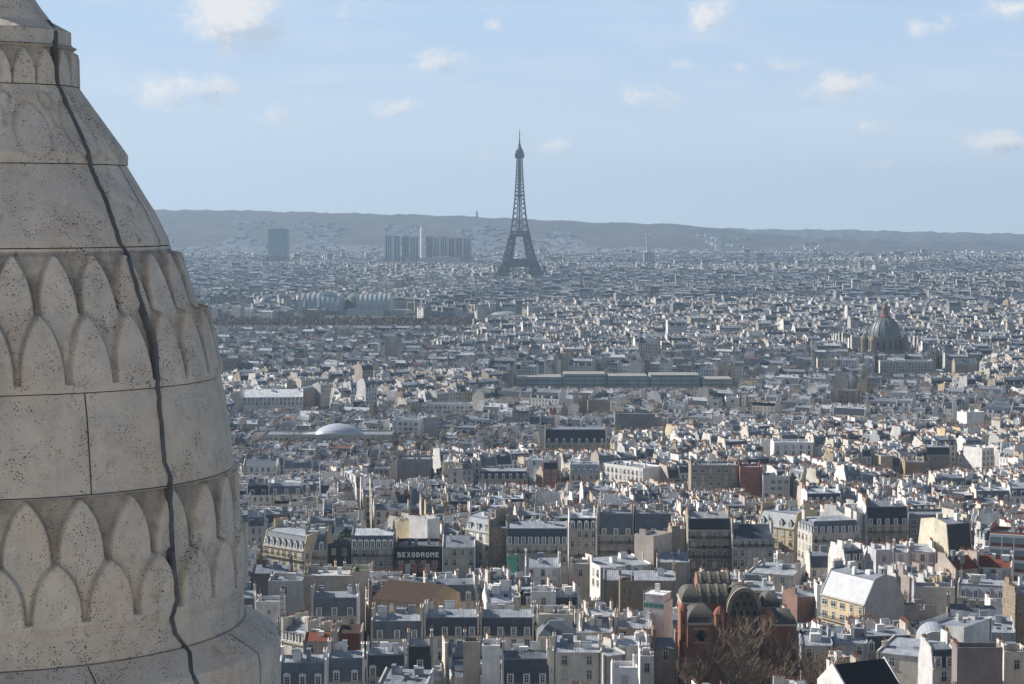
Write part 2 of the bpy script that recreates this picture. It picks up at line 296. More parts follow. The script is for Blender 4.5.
# ---------------------------------------------------------------- building kernel (local: x along the front, front faces -y, z=0 at the eaves)
def roof_profile(kind, d, m, a, r):
    if kind == 'mansard': return [(-d/2, 0), (-d/2+a, m), (0, m+r), (d/2-a, m), (d/2, 0)]
    if kind == 'gable': return [(-d/2-.25, -.12), (0, r), (d/2+.25, -.12)]
    if kind == 'shed': return [(-d/2-.25, -.05), (d/2+.1, r)]
    if kind == 'barrel': return [(-d/2*math.cos(math.pi*i/12), r*math.sin(math.pi*i/12)) for i in range(13)]
    return [(-d/2, 0), (d/2, 0)]
def prof_z(pr, y):
    return lerp_tab(pr, y)
def kernel(w, d, H, roof='mansard', m=3.2, a=1.1, r=1.0, dorm=0, chim=(1, 1), party=(1, 1), rows=5, bay=2.6, sides='', balc=(), rng=random,
           mats=('plaster', 'plaster', 'zinc', 'slate'), pots=True, wins=True, clutter=0, skylights=0, backdorm=False, fwall=None, chimlen=None, hp=1.6, cornice=True):
    WM, PM, ZM, SM = mats; K = dict(wall=G(), roof=G(), mansard=[], cornice=[], party=[], chimney=[], dormer=[], window=[], balcony=[], skylight=[], clutter=[], pipe=[])
    pr = roof_profile(roof, d, m, a, r); x0, x1 = -w/2, w/2; W = K['wall']; FW = fwall or WM
    e = .3 if (roof not in ('flat', 'hip')) else 0
    W.face([(x0,-d/2,-H),(x1,-d/2,-H),(x1,-d/2,0),(x0,-d/2,0)], FW); W.face([(x1,d/2,-H),(x0,d/2,-H),(x0,d/2,0),(x1,d/2,0)], FW)
    for s, on in ((-1, party[0]), (1, party[1])):
        X = s*w/2 - (s*.3 if on and e else 0)
        P = [(X, -d/2, -H), (X, d/2, -H)] + ([(X, y, z) for y, z in pr[::-1]] if roof not in ('flat', 'hip') else [(X, d/2, 0), (X, -d/2, 0)])
        W.face(P if s > 0 else P[::-1], WM if on else FW)
    Rf = K['roof']; Mf = G()
    if roof == 'flat':
        p = .9; t = .25
        W.box(x0, x1, -d/2, -d/2+t, .003, p, WM); W.box(x0, x1, d/2-t, d/2, .003, p, WM); W.box(x0, x0+t, -d/2+t, d/2-t, .003, p, WM); W.box(x1-t, x1, -d/2+t, d/2-t, .003, p, WM)
        Rf.face([(x0,-d/2,.01),(x1,-d/2,.01),(x1,d/2,.01),(x0,d/2,.01)], ZM)
        top = lambda y: .05
    elif roof == 'hip':
        K['mansard'].append(Mf)
        B = [(x0,-d/2),(x1,-d/2),(x1,d/2),(x0,d/2)]; T = [(x0+a,-d/2+a),(x1-a,-d/2+a),(x1-a,d/2-a),(x0+a,d/2-a)]
        for i in range(4):
            j = (i+1) % 4; Mf.face([(*B[i], 0), (*B[j], 0), (*T[j], m), (*T[i], m)], SM)
        q = min(d/2-a, w/2-a)*.98; z = m+r
        r0, r1 = (x0+a+q, 0, z), (x1-a-q, 0, z)
        T3 = [(*t_, m) for t_ in T]
        Rf.face([T3[0], T3[1], r1, r0], ZM); Rf.face([T3[2], T3[3], r0, r1], ZM); Rf.face([T3[1], T3[2], r1], ZM); Rf.face([T3[3], T3[0], r0], ZM)
        top = lambda y: m + r*max(0, 1-abs(y)/(d/2))
    else:
        for i, ((ya, za), (yb, zb)) in enumerate(zip(pr, pr[1:])):
            steep = roof == 'mansard' and i in (0, 3)
            if steep: Mf = G(); K['mansard'].append(Mf)
            (Mf if steep else Rf).face([(x0+.02, ya, za), (x1-.02, ya, za), (x1-.02, yb, zb), (x0+.02, yb, zb)], SM if steep else ZM)
        top = lambda y: prof_z(pr, y)
    if cornice and roof in ('mansard', 'hip'):
        gc_ = G(); K['cornice'].append(gc_); gc_.box(x0+.02, x1-.02, -d/2-.35, -d/2-.003, -.3, .06, 'stone_trim' if PM == 'plaster' else WM, bottom=True)
        if roof == 'mansard': gc_ = G(); K['cornice'].append(gc_); gc_.box(x0+.36, x1-.36, -d/2+a-.1, -d/2+a+.16, m-.12, m+.16, 'lead_grey' if PM == 'plaster' else 'lead_grey')
    # party walls and the stacks that rise from them
    for s, on, nc in ((-1, party[0], chim[0]), (1, party[1], chim[1])):
        X0, X1 = (x0, x0+.34) if s < 0 else (x1-.34, x1)
        if on and roof not in ('flat', 'hip'):
            g = G(); up = .38
            P = [(-d/2-.02, -H)] + [(y*(1.003), z+up) for y, z in pr] + [(d/2+.02, -H)]
            if roof == 'mansard': P[1] = (-d/2-.02, .3)
            n = len(P)
            for X, rev_ in ((X0, False), (X1, True)):
                q = [(X, y, z) for y, z in P]; g.face(q if not rev_ else q[::-1], PM)
            for i in range(n-1):
                (ya, za), (yb, zb) = P[i], P[i+1]; g.face([(X0, ya, za), (X1, ya, za), (X1, yb, zb), (X0, yb, zb)], PM)
            K['party'].append(g)
        for c in range(nc):
            g = G(); L_ = chimlen or rng.uniform(1.8, max(2.4, min(6.0, d*.48)/(1 if nc < 3 else 1.5))); yc = (rng.uniform(-.30, .30)*d if nc == 1 else (-.22, .22, 0)[c]*d+rng.uniform(-.6, .6))
            t = rng.uniform(.5, .72); off = rng.uniform(.0, .02)+.004
            XA, XB = (x0+off, x0+off+t) if s < 0 else (x1-off-t, x1-off)
            zt = max(top(yc), top(0)-.4) + rng.uniform(hp*.55, hp*1.5); zb = min(top(yc-L_/2), top(yc+L_/2)) - .6
            g.box(XA, XB, yc-L_/2, yc+L_/2, zb, zt, PM); g.box(XA-.06, XB+.06, yc-L_/2-.06, yc+L_/2+.06, zt, zt+.14, PM, bottom=True)
            if pots:
                n = max(2, int(L_/.48)); 
                for k in range(n):
                    if rng.random() < .12: continue
                    y = yc-L_/2+L_*(k+.5)/n; h = rng.uniform(.45, 1.0); rr = rng.uniform(.11, .16)
                    if pots == 'box': g.box((XA+XB)/2-rr, (XA+XB)/2+rr, y-rr, y+rr, zt+.14, zt+.14+h, 'pot')
                    else: g.tube(((XA+XB)/2, y, zt+.14), ((XA+XB)/2, y, zt+.14+h), rr, rr*.85, 6, 'pot')
            else: g.box(XA+.1, XB-.1, yc-L_/2+.1, yc+L_/2-.1, zt+.14, zt+.5, 'pot')
            if pots is True and rng.random() < .45:      # aerial clamped to the stack
                yy = yc+L_*rng.uniform(-.4, .4); g.tube(((XA+XB)/2+.2, yy, zt), ((XA+XB)/2+.2, yy, zt+rng.uniform(1.8, 3.2)), .035, .03, 3, 'lead_grey'); g.box((XA+XB)/2-.3, (XA+XB)/2+.7, yy-.03, yy+.03, zt+1.7, zt+1.76, 'lead_grey', bottom=True)
            K['chimney'].append(g)
    if dorm:
        n = dorm; step = w/n
        for k in range(n):
            K['dormer'].append((x0+step*(k+.5), -d/2+.03, .25, 0))
            if backdorm: K['dormer'].append((x0+step*(k+.5), d/2-.03, .25, math.pi))
        if roof == 'hip':
            n2 = max(1, int(d/step)); 
            for k in range(n2):
                y = -d/2+d*(k+.5)/n2
                K['dormer'].append((x0+.03, y, .25, -math.pi/2)); K['dormer'].append((x1-.03, y, .25, math.pi/2))
    if wins:
        fl = 3.05; nr = min(rows, int((H-1.2)/fl)); n = max(1, int(w/bay))
        for rw in range(nr):
            zc = -1.75-fl*rw
            for k in range(n):
                K['window'].append((x0+w*(k+.5)/n, -d/2, zc, 0))
            if 'L' in sides or 'R' in sides:
                n2 = max(1, int(d/bay))
                for k in range(n2):
                    y = -d/2+d*(k+.5)/n2
                    if 'L' in sides: K['window'].append((x0, y, zc, -math.pi/2))
                    if 'R' in sides: K['window'].append((x1, y, zc, math.pi/2))
        for br in balc:
            z = -2.95-fl*br; g = G()
            g.box(x0+.05, x1-.05, -d/2-.7, -d/2-.004, z-.16, z, 'stone_trim', bottom=True)
            g.box(x0+.05, x1-.05, -d/2-.70, -d/2-.66, z+.82, z+.95, 'iron', bottom=True)
            for k in range(int(w/.22)): 
                xx = x0+.1+k*.22; g.face([(xx, -d/2-.68, z), (xx+.07, -d/2-.68, z), (xx+.07, -d/2-.68, z+.85), (xx, -d/2-.68, z+.85)], 'iron')
            K['balcony'].append(g)
    for k in range(skylights):
        g = G(); xx = x0+w*(k+.5)/skylights+rng.uniform(-.5, .5); side = -1
        if roof == 'mansard': ya, yb = -d/2+a+.6, -d/2+a+1.8
        elif roof in ('gable', 'shed'): ya, yb = -d*.34, -d*.34+1.3
        else: ya, yb = -.6, .6
        P = [(xx-.5, ya, top(ya)+.06), (xx+.5, ya, top(ya)+.06), (xx+.5, yb, top(yb)+.06), (xx-.5, yb, top(yb)+.06)]
        g.face(P, 'glass'); 
        for (p, q) in ((0, 1), (1, 2), (2, 3), (3, 0)):
            A, B = P[p], P[q]; g.face([(A[0], A[1], A[2]-.12), (B[0], B[1], B[2]-.12), B, A], 'frame_white')
        K['skylight'].append(g)
    for k in range(clutter):
        g = G(); cw, cd_, chh = rng.choice((rng.uniform(.5, 1.2), rng.uniform(.9, 2.4))), rng.uniform(.6, 2.0), rng.uniform(.6, 2.1); xx = rng.uniform(x0+1.5, x1-1.5) if w > 4 else 0; yy = rng.uniform(-d*.25, d*.3)
        g.box(xx-cw/2, xx+cw/2, yy-cd_/2, yy+cd_/2, top(yy)-.5, top(yy)+chh, PM if rng.random() < .4 else ('frame_white' if rng.random() < .6 else 'lead_grey')); 
        if rng.random() < .5: g.box(xx-cw/2-.1, xx+cw/2+.1, yy-cd_/2-.1, yy+cd_/2+.1, top(yy)+chh, top(yy)+chh+.1, 'lead_grey', bottom=True)
        K['clutter'].append(g)
    if wins and pots is True and roof != 'flat' and H > 4:
        for xx in (x0+.55, x1-.55):
            if rng.random() < .7: g = G(); g.tube((xx, -d/2-.12, -H), (xx, -d/2-.12, -.1), .09, .09, 5, 'lead_grey', cap=False); K['pipe'].append(g)
    K['top'] = top; return K
# shared small meshes: windows and dormers
def window_mesh(kind):
    g = G(); ww, hh = {'small': (.8, 1.0), 'tall': (1.15, 1.95), 'rail': (1.15, 2.05), 'shut': (1.15, 1.95), 'wide': (2.0, 1.5)}[kind]
    g.box(-ww/2-.14, ww/2+.14, -.05, -.004, -hh/2-.12, hh/2+.14, 'stone_trim', bottom=True)
    g.box(-ww/2, ww/2, -.075, -.05, -hh/2, hh/2, 'glass' , bottom=True)
    if kind == 'shut':
        g.box(-ww/2, ww/2, -.10, -.076, -hh/2, hh/2, 'curtain')
    else:
        for x in (-ww/2, -.04, ww/2-.08): g.box(x, x+.08, -.11, -.076, -hh/2, hh/2, 'frame_white')
        for z in (-hh/2, hh/2-.08, hh*.12): g.box(-ww/2, ww/2, -.105, -.0765, z, z+.07, 'frame_white')
    g.box(-ww/2-.2, ww/2+.2, -.2, -.052, -hh/2-.22, -hh/2-.121, 'stone_trim', bottom=True)
    if kind == 'rail':
        g.box(-ww/2-.05, ww/2+.05, -.32, -.28, -hh/2+.85, -hh/2+.93, 'iron', bottom=True)
        for k in range(6): x = -ww/2+ww*k/5; g.box(x-.025, x+.025, -.31, -.29, -hh/2, -hh/2+.85, 'iron')
    return g
def dormer_mesh(kind):
    g = G(); wd, h, dp = 1.45, 1.95, 1.9
    g.box(-wd/2, -wd/2+.2, 0, .12, 0, h, 'frame_white'); g.box(wd/2-.2, wd/2, 0, .12, 0, h, 'frame_white'); g.box(-wd/2+.2, wd/2-.2, 0, .12, h-.2, h, 'frame_white', bottom=True); g.box(-wd/2-.05, wd/2+.05, -.12, .12, -.1, -.003, 'frame_white', bottom=True)
    for s in (-1, 1): 
        X = s*wd/2; g.box(X-.03*s, X, .121, dp, 0, h, 'lead_grey')
    if kind == 'arch':
        P = [(-wd/2-.12, h)] + [(-(wd/2+.12)*math.cos(math.pi*i/6), h+.5*math.sin(math.pi*i/6)) for i in range(1, 6)] + [(wd/2+.12, h)]
        g.prism(P[::-1] if False else [P[0]]+P[-1:0:-1], -.12, dp, 'lead_grey', 'frame_white')
    elif kind == 'point':
        g.prism([(-wd/2-.15, h), (wd/2+.15, h), (0, h+.6)], -.12, dp, 'lead_grey', 'frame_white')
    else:
        g.box(-wd/2-.15, wd/2+.15, -.2, dp+.3, h+.002, h+.14, 'lead_grey', bottom=True)
    return g
def dormer_window():
    g = G(); g.box(-.52, .52, .03, .09, .02, 1.74, 'glass')
    for x in (-.52, -.045, .43): g.box(x, x+.09, .0, .028, .02, 1.74, 'frame_white')
    for z in (.02, .62, 1.18, 1.66): g.box(-.52, .52, .005, .0285, z, z+.07, 'frame_white')
    return g
WMESH = {k: window_mesh(k).mesh('window') for k in ('small', 'tall', 'rail', 'shut', 'wide')}
DG = {k: dormer_mesh(k) for k in ('arch', 'point', 'flat')}; DMESH = {k: g.mesh('dormer') for k, g in DG.items()}; DWIN = dormer_window().mesh('window')
PENDING = []                                    # windows and dormers waiting for the visibility test
OCC_V, OCC_F = [], []
def occ(g, M):
    k = len(OCC_V); OCC_V.extend(M @ Vector(v) for v in g.v); OCC_F.extend(tuple(i+k for i in f) for f in g.f)
PROT = []                                       # picture rectangles kept clear: x0, x1, y bottom, distance
FOOT = []                                       # footprints of what stands: cx, cy, w, d, yaw
NB_ALL = []
def build(name, label, x, y, zb, H, w, d, yaw, wc, pc=None, rc=(.34,.37,.41), mc=(.09,.11,.14), group=None, cat='building', wk=('tall', 'rail'), dk='flat', seed=0, mats=None, **o):
    rng = random.Random(seed*7+int(x*10)+int(y)); pc = pc or wc
    mats = mats or ('plaster', 'plaster', 'zinc', 'slate')
    K = kernel(w, d, H, rng=rng, mats=mats, **o)
    root = thing(name, (x, y, zb), yaw, label, cat, group); M = Matrix.Translation((x, y, zb+H)) @ Matrix.Rotation(yaw, 4, 'Z')
    up = (0, 0, H)
    wl = part('wall', K['wall'], root, wc, loc=up); occ(K['wall'], M)
    rf = None
    if K['roof'].f: rf = part('roof', K['roof'], root, rc, loc=up); occ(K['roof'], M)
    for g in K['mansard']: part('mansard_slope', g, root, mc, loc=up); occ(g, M)
    for g in K['cornice']: part('cornice', g, root, wc, loc=up)
    for g in K['party']: part('party_wall', g, root, pc, loc=up); occ(g, M)
    for g in K['chimney']: part('chimney', g, root, pc if rng.random() < .7 else wc, loc=up); occ(g, M)
    for g in K['balcony']: part('balcony', g, root, loc=up)
    for g in K['pipe']: part('downpipe', g, root, loc=up)
    for g in K['skylight']: part('skylight', g, root, loc=up)
    for g in K['clutter']: part('roof_box', g, root, pc, loc=up); occ(g, M)
    for (a, b, c, rz) in K['window']:
        k = rng.choice(wk) if rng.random() > .28 else 'shut'
        n = M.to_3x3() @ Vector((math.sin(rz), -math.cos(rz), 0)); PENDING.append(('window', WMESH[k], root, (a, b, c+H), rz, M @ Vector((a, b, c)), n))
    for (a, b, c, rz) in K['dormer']:
        n = M.to_3x3() @ Vector((math.sin(rz), -math.cos(rz), 0)); PENDING.append(('dormer', DMESH[dk], root, (a, b, c+H), rz, M @ Vector((a, b, c+1)), n))
    FOOT.append((x, y, w, d, yaw)); NB_ALL.append(root)
    return root, K
LANDMARKS = []                                  # (px, py, short phrase)
SEED = [0]
def A(label, side, px, py, Y, w, d, yaw, roof, wc, vb=None, short=None, name='apartment_building', base=None, **o):
    """side 'L'/'R'/'C': which front eave corner (or the middle of the front) sits at picture point px, py at distance Y"""
    yaw = R(yaw); P = at(px, py, Y); c, s = math.cos(yaw), math.sin(yaw)
    lx = {'L': -w/2, 'R': w/2, 'C': 0}[side]; ox, oy = lx, -d/2
    x = P.x-(c*ox-s*oy); y = P.y-(s*ox+c*oy); zb = gz(x, y)-1 if base is None else base; H = P.z-zb
    if H < 3: print('LOW', label, H); zb = P.z-3; H = 3
    SEED[0] += 1; rr = random.Random(SEED[0])
    if 'chim' not in o: o['chim'] = (rr.choice((1, 2, 2)), rr.choice((1, 2)))
    if 'clutter' not in o and roof in ('mansard', 'gable', 'shed') and w > 6 and 'black_roof' not in (o.get('mats') or ()) and 'brown_tile' not in (o.get('mats') or ()): o['clutter'] = rr.choice((3, 4, 6))
    root, K = build(name, label, x, y, zb, H, w, d, yaw, wc, roof=roof, seed=SEED[0], **o)
    xs = [proj(x+c*a-s*b, y+s*a+c*b, P.z)[0] for a in (-w/2, w/2) for b in (-d/2, d/2)]
    PROT.append((min(xs), max(xs), vb or py+8, Y))
    if short: LANDMARKS.append(((min(xs)+max(xs))/2, py, short))
    return root
def FR(label, xL, xR, py, Y, d, roof, wc, yaw=0, **o):
    w = (xR-xL)*Y/F/math.cos(R(yaw)); return A(label, 'C', (xL+xR)/2, py, Y, w, d, yaw, roof, wc, **o)
# ---------------------------------------------------------------- palettes
CREAM=(.64,.60,.52); WHITE=(.82,.80,.77); PALE=(.58,.57,.55); BEIGE=(.46,.41,.34); TAN=(.34,.30,.24); GREY=(.40,.40,.41); YEL=(.60,.50,.33); PINK=(.50,.43,.38); DUSK=(.24,.21,.19)
Z1=(.37,.395,.435); Z2=(.25,.275,.315); Z3=(.14,.16,.19); ZW=(.56,.585,.62)
S1=(.06,.073,.095); S2=(.032,.037,.047); S3=(.135,.155,.18)
M_ = 'mansard'
# ---------------------------------------------------------------- buildings read one by one from the photograph
# nearest rows, bottom left
FR('cream house with blue slate mansard and white dormers, lowest at left beside the stone turret', 279, 326, 686, 428, 10, M_, PALE, pc=WHITE, m=4.6, a=1.4, mc=S3, dorm=3, dk='arch', rows=1, yaw=2, vb=700, short='the lowest left mansard house')
FR('slate mansard house with two dormers between bright party walls, second along the lowest left row', 327, 364, 682, 436, 10, M_, PALE, pc=WHITE, m=4.8, a=1.4, mc=S3, dorm=2, dk='arch', rows=1, yaw=3, vb=700)
FR('slate mansard house with three white dormers, third along the lowest left row', 366, 406, 677, 444, 10, M_, PALE, pc=WHITE, m=4.6, a=1.4, mc=S1, dorm=3, dk='arch', rows=1, yaw=3, vb=690)
FR('dark slate mansard house with one white dormer, fourth along the lowest left row', 407, 433, 670, 452, 9, M_, CREAM, pc=BEIGE, m=5.0, a=1.6, mc=S2, dorm=1, rows=1, yaw=2, vb=684)
FR('low zinc shed roof with skylight strips at bottom edge, below the three dormer house', 378, 428, 684, 412, 9, 'shed', PALE, r=1.0, rc=Z2, rows=1, skylights=3, chim=(0,0), party=(1,1), yaw=-6, vb=700, name='house')
FR('long blue slate mansard house with three square windows, behind the lowest left row', 371, 423, 639, 487, 10.5, M_, PALE, pc=CREAM, m=4.1, a=.7, r=1.2, mc=S3, dorm=3, dk='flat', rows=2, yaw=1, chim=(2,2), vb=650, short='the long blue mansard terrace')
FR('slate mansard house with railed balcony and a white strip of wall below, mid terrace', 424, 479, 636, 489, 10.5, M_, WHITE, pc=CREAM, m=4.3, a=.8, r=1.2, mc=S1, dorm=4, dk='flat', rows=2, balc=(), yaw=0, chim=(1,2), vb=645)
FR('slate mansard house with tall balcony windows, right end of the long balconied terrace', 480, 534, 636, 492, 10.5, M_, WHITE, pc=CREAM, m=4.3, a=.8, r=1.2, mc=S1, dorm=4, dk='flat', rows=2, yaw=-1, chim=(2,1), vb=648)
A('zinc roofed house whose left slope carries four dark skylights, near the stone turret', 'L', 281, 640, 482, 9, 9, -42, M_, CREAM, m=3.0, a=1.5, mc=Z2, dorm=4, dk='flat', rows=1, sides='R', vb=650, rc=Z2)
FR('dark red walled lean-to under brown tiles, below the brown roofed hall', 337, 362, 633, 478, 6, 'shed', (.20,.075,.05), pc=PINK, r=.8, rows=0, mats=('plaster','plaster','brown_tile','slate'), chim=(1,0), vb=645, name='house')
FR('small brown tiled roof with orange pots, between skylight house and red lean-to', 303, 334, 641, 468, 8, 'gable', BEIGE, r=1.2, rows=1, mats=('plaster','plaster','red_tile','slate'), chim=(0,2), vb=645, name='house')
FR('blue mansard house with three dormers and a tall white end wall, beneath the beige block', 311, 358, 616, 508, 9, M_, PALE, pc=WHITE, m=4.4, a=.7, r=1.0, mc=S3, dorm=3, rows=1, yaw=1, chim=(1,1), vb=618, short='the white ended blue mansard')
FR('blank beige plaster block with flat roof terrace, behind the white ended mansard house', 303, 352, 579, 545, 14, 'flat', BEIGE, rows=1, bay=9, rc=PALE, clutter=3, vb=600, short='the blank beige block')
FR('pale grey rear wall of a tall house with string courses, beside the stone turret', 268, 302, 584, 540, 12, 'flat', PALE, rows=3, bay=6, rc=Z2, clutter=2, vb=625, wk=('tall',), short='the pale grey rear wall')
FR('low whitewashed house with tiny square windows, hard against the stone turret', 256, 282, 605, 515, 8, 'flat', WHITE, rows=3, bay=6, rc=Z2, wk=('small',), vb=628, name='house')
A('brown roofed hall with yellow brick side wall, roof sloping down to the right', 'L', 372, 598, 535, 17, 17, -27, 'gable', (.5,.36,.2), r=3.6, rows=2, bay=2.4, mats=('yellow_brick','yellow_brick','brown_tile','slate'), party=(0,0), chim=(0,0), vb=608, fwall='yellow_brick', name='hall', short='the brown roofed hall')
# nearest rows, bottom middle
FR('tall tapering beige chimney gable with pots on top, at the bottom left of centre', 463, 480, 646, 430, 5, 'flat', BEIGE, rows=0, rc=Z2, chim=(1,1), vb=684, name='chimney_block', chimlen=3)
FR('brilliant white end wall with thin antennas, beside the tapering beige chimney gable', 482, 500, 650, 428, 7, 'flat', WHITE, rows=0, rc=Z1, chim=(0,1), vb=690, name='house', short='the brilliant white end wall')
FR('slate mansard house with three white framed dormers, right of the brilliant white end wall', 502, 551, 684, 428, 10, M_, PALE, pc=CREAM, m=5.0, a=1.6, r=1.1, mc=S1, rc=Z3, dorm=3, dk='flat', rows=1, yaw=1, chim=(1,2), vb=700, short='the three dormer mansard')
FR('plain cream house wall with zinc roof and few tall windows, bottom centre', 552, 602, 652, 428, 11, 'shed', CREAM, r=1.2, rc=Z1, rows=2, bay=3.6, yaw=-2, clutter=5, chim=(1,1), vb=700, wk=('tall','rail'), short='the plain cream house')
FR('narrow cream wing with sunlit side wall and brown downpipes, right of the plain cream house', 603, 626, 655, 440, 9, 'shed', CREAM, r=.8, rc=Z1, rows=3, bay=3.5, yaw=28, clutter=3, chim=(1,1), vb=690)
FR('small white cube house with one dark window and flat roof, bottom centre right', 612, 638, 672, 405, 6, 'flat', WHITE, rows=1, bay=6, rc=ZW, wk=('small',), vb=700, name='house', short='the small white cube')
FR('slate hipped pavilion with a sunlit left hip, above the plain cream house', 537, 578, 637, 468, 9, 'hip', CREAM, m=3.2, a=3.0, r=.4, mc=S3, rc=Z2, rows=1, vb=648, name='pavilion', short='the slate hipped pavilion')
FR('cream house with ribbed zinc roof, right of the slate hipped pavilion', 580, 613, 632, 482, 10, 'gable', CREAM, r=1.4, rc=Z1, rows=2, bay=5, chim=(1,1), vb=642)
FR('cream house with long ribbed zinc roof and stubby white stacks, left of the scaffolding', 614, 652, 628, 490, 11, 'gable', CREAM, r=1.4, rc=Z1, rows=2, bay=4, chim=(2,1), yaw=-4, vb=640)
FR('low brown walled house under a dark zinc roof, left foot of the brick church', 653, 678, 648, 462, 8, 'gable', (.30,.24,.20), r=1.6, rc=Z3, rows=1, bay=4, chim=(1,1), vb=700, name='house')
FR('white walled yard house with a dark window, below the scaffolded house', 640, 654, 660, 448, 7, 'flat', WHITE, rows=1, bay=3, rc=Z1, clutter=3, vb=700, name='house')
FR('white rendered house with sheet zinc lean-to roof, below the ribbed roofs left of church', 614, 650, 645, 462, 8, 'gable', WHITE, r=1.3, rc=ZW, rows=1, bay=4, chim=(1,2), yaw=5, vb=652)
FR('white roof lantern house with flat zinc terraces, above the balconied terrace', 531, 556, 595, 540, 8, 'flat', WHITE, rows=1, bay=5, rc=ZW, clutter=4, vb=604, name='house')
FR('cream house carrying a litter of white stacks on its flat roof, centre', 533, 573, 618, 512, 12, 'flat', CREAM, rows=1, bay=7, rc=PALE, clutter=9, chim=(1,2), vb=622)
FR('irregular rubble stone block with zinc roofs and a broken left edge, centre', 603, 676, 580, 585, 14, 'gable', TAN, r=1.6, rc=Z1, rows=0, mats=('plaster','plaster','zinc','slate'), chim=(0,1), clutter=5, vb=606, yaw=-3, short='the rubble stone block')
A('sunlit rubble stone stub wall joined to the rubble block, left of the scaffolding', 'L', 620, 584, 574, 4, 6, 0, 'flat', TAN, rows=0, mats=('rubble','rubble','zinc','slate'), vb=604, name='house')
# right of the church
A('long cream building with bright zinc mansard and lit balconies, and a blank grey gable', 'R', 865, 605, 520, 18, 13, -60, M_, YEL, pc=GREY, m=6.0, a=3.2, r=1.0, mc=Z2, rc=Z2, dorm=0, skylights=0, rows=3, bay=3.6, balc=(1,), party=(1,1), chim=(1,0), vb=622, wk=('tall','wide'), short='the long cream building')
FR('low zinc roofed workshop wing with blue grey windows, left of the two behind bare trees', 801, 833, 645, 458, 10, 'gable', (.36,.38,.42), r=1.2, rc=Z1, rows=1, bay=3, chim=(0,1), yaw=-3, vb=660, name='workshop')
FR('low zinc roofed workshop wing with grey windows, right of the two behind bare trees', 834, 868, 643, 462, 10, 'gable', (.36,.38,.42), r=1.2, rc=Z1, rows=1, bay=3, chim=(0,1), yaw=-3, vb=660, name='workshop', short='the zinc workshop wings')
A('black roofed house with a bright white gable triangle, at the bottom edge', 'L', 846, 690, 392, 13, 9, 28, 'gable', WHITE, r=4.0, rows=0, mats=('plaster','plaster','black_roof','slate'), party=(1,1), chim=(0,0), vb=720, name='house', short='the black roofed house')
A('cream house with ribbed zinc roof and downpipe on its lit long wall, bottom right', 'L', 877, 652, 425, 13, 11, -28, 'shed', CREAM, r=1.2, rc=Z1, rows=1, bay=5, chim=(1,1), sides='R', vb=700, clutter=2, short='the cream downpipe house')
A('house under a barrel shaped zinc vault, its round end facing the bottom right', 'C', 951, 645, 452, 13, 7.4, 82, 'barrel', PALE, r=3.9, rc=Z1, rows=1, party=(1,0), chim=(0,0), vb=655, name='house', short='the barrel vaulted house')
A('workshop with long white side wall and plain grey roof, right of the barrel vault', 'L', 963, 628, 470, 15, 11, 52, 'shed', WHITE, r=-1.6, rc=Z2, rows=0, party=(1,1), chim=(0,0), vb=645, name='workshop')
FR('flat topped studio with four sloping skylights, near the right edge', 976, 1015, 632, 488, 9, 'shed', PALE, r=2.0, rc=Z1, rows=0, skylights=4, chim=(0,0), yaw=-8, vb=640, name='workshop')
FR('blank purplish brown party wall with jagged top, bottom right corner', 957, 1003, 652, 402, 5, 'flat', (.26,.22,.21), rows=0, rc=Z2, chim=(2,0), vb=700, name='house', short='the blank brown party wall')
FR('cream house with bare wall and one step, lowest at the right edge', 1004, 1030, 656, 410, 8, 'flat', CREAM, rows=1, bay=8, rc=Z2, clutter=2, vb=700, name='house')
FR('dark slate house in the shadowed court between the downpipe house and brown party wall', 932, 956, 668, 412, 8, M_, PALE, m=3.5, mc=S1, rc=Z2, dorm=2, rows=2, chim=(1,1), vb=700, yaw=10)
A('rough brown rubble gable cut by the right edge of the picture', 'L', 1015, 594, 500, 10, 8, 8, 'shed', TAN, r=1.6, rows=0, mats=('rubble','rubble','zinc','slate'), vb=634, name='house')
A('white house with three round topped dormers in a pale mansard, near the right edge', 'L', 957, 597, 545, 13, 9, -20, M_, CREAM, m=3.4, a=1.0, mc=Z1, rc=Z1, dorm=4, dk='arch', rows=2, bay=4, sides='R', chim=(1,1), vb=606, short='the round dormered house')
A('white house with curved gable end behind the round dormered house', 'L', 989, 604, 560, 9, 10, 40, M_, WHITE, m=4.6, a=2.4, mc=Z2, rows=1, bay=4, party=(1,1), chim=(1,1), vb=606)
A('low beige house under ribbed dark zinc, below the round dormered house', 'L', 946, 615, 512, 18, 8, -14, 'gable', BEIGE, r=2.2, rc=Z3, rows=1, bay=3, party=(1,0), chim=(1,0), vb=628, name='house')
FR('white garden wall block with flat top, right of the low beige house', 990, 1013, 606, 522, 6, 'flat', WHITE, rows=0, rc=PALE, vb=618, name='outbuilding')
for i, (xa, xb, yy, Yk, lab, wcc) in enumerate([(903, 914, 572, 575, 'narrow white gabled house, first of four thin gables right of the blank grey gable', WHITE), (918, 928, 575, 572, 'thin pinkish gabled house, second of four thin gables right of the blank grey gable', PINK), (930, 944, 580, 568, 'thin white gabled house, third of four thin gables right of the blank grey gable', WHITE), (946, 957, 583, 566, 'thin ochre gabled house, last of four thin gables right of the blank grey gable', YEL)]):
    A(lab, 'R', xb, yy, Yk, 8, 6, 38, 'shed', wcc, r=1.5, rc=Z1, rows=2, bay=5, chim=(1,1), vb=600)
A('grey plaster yard building with bare branches over it, below the thin gables', 'L', 914, 590, 556, 11, 7, -6, 'flat', GREY, rows=0, rc=Z2, vb=603, name='outbuilding')
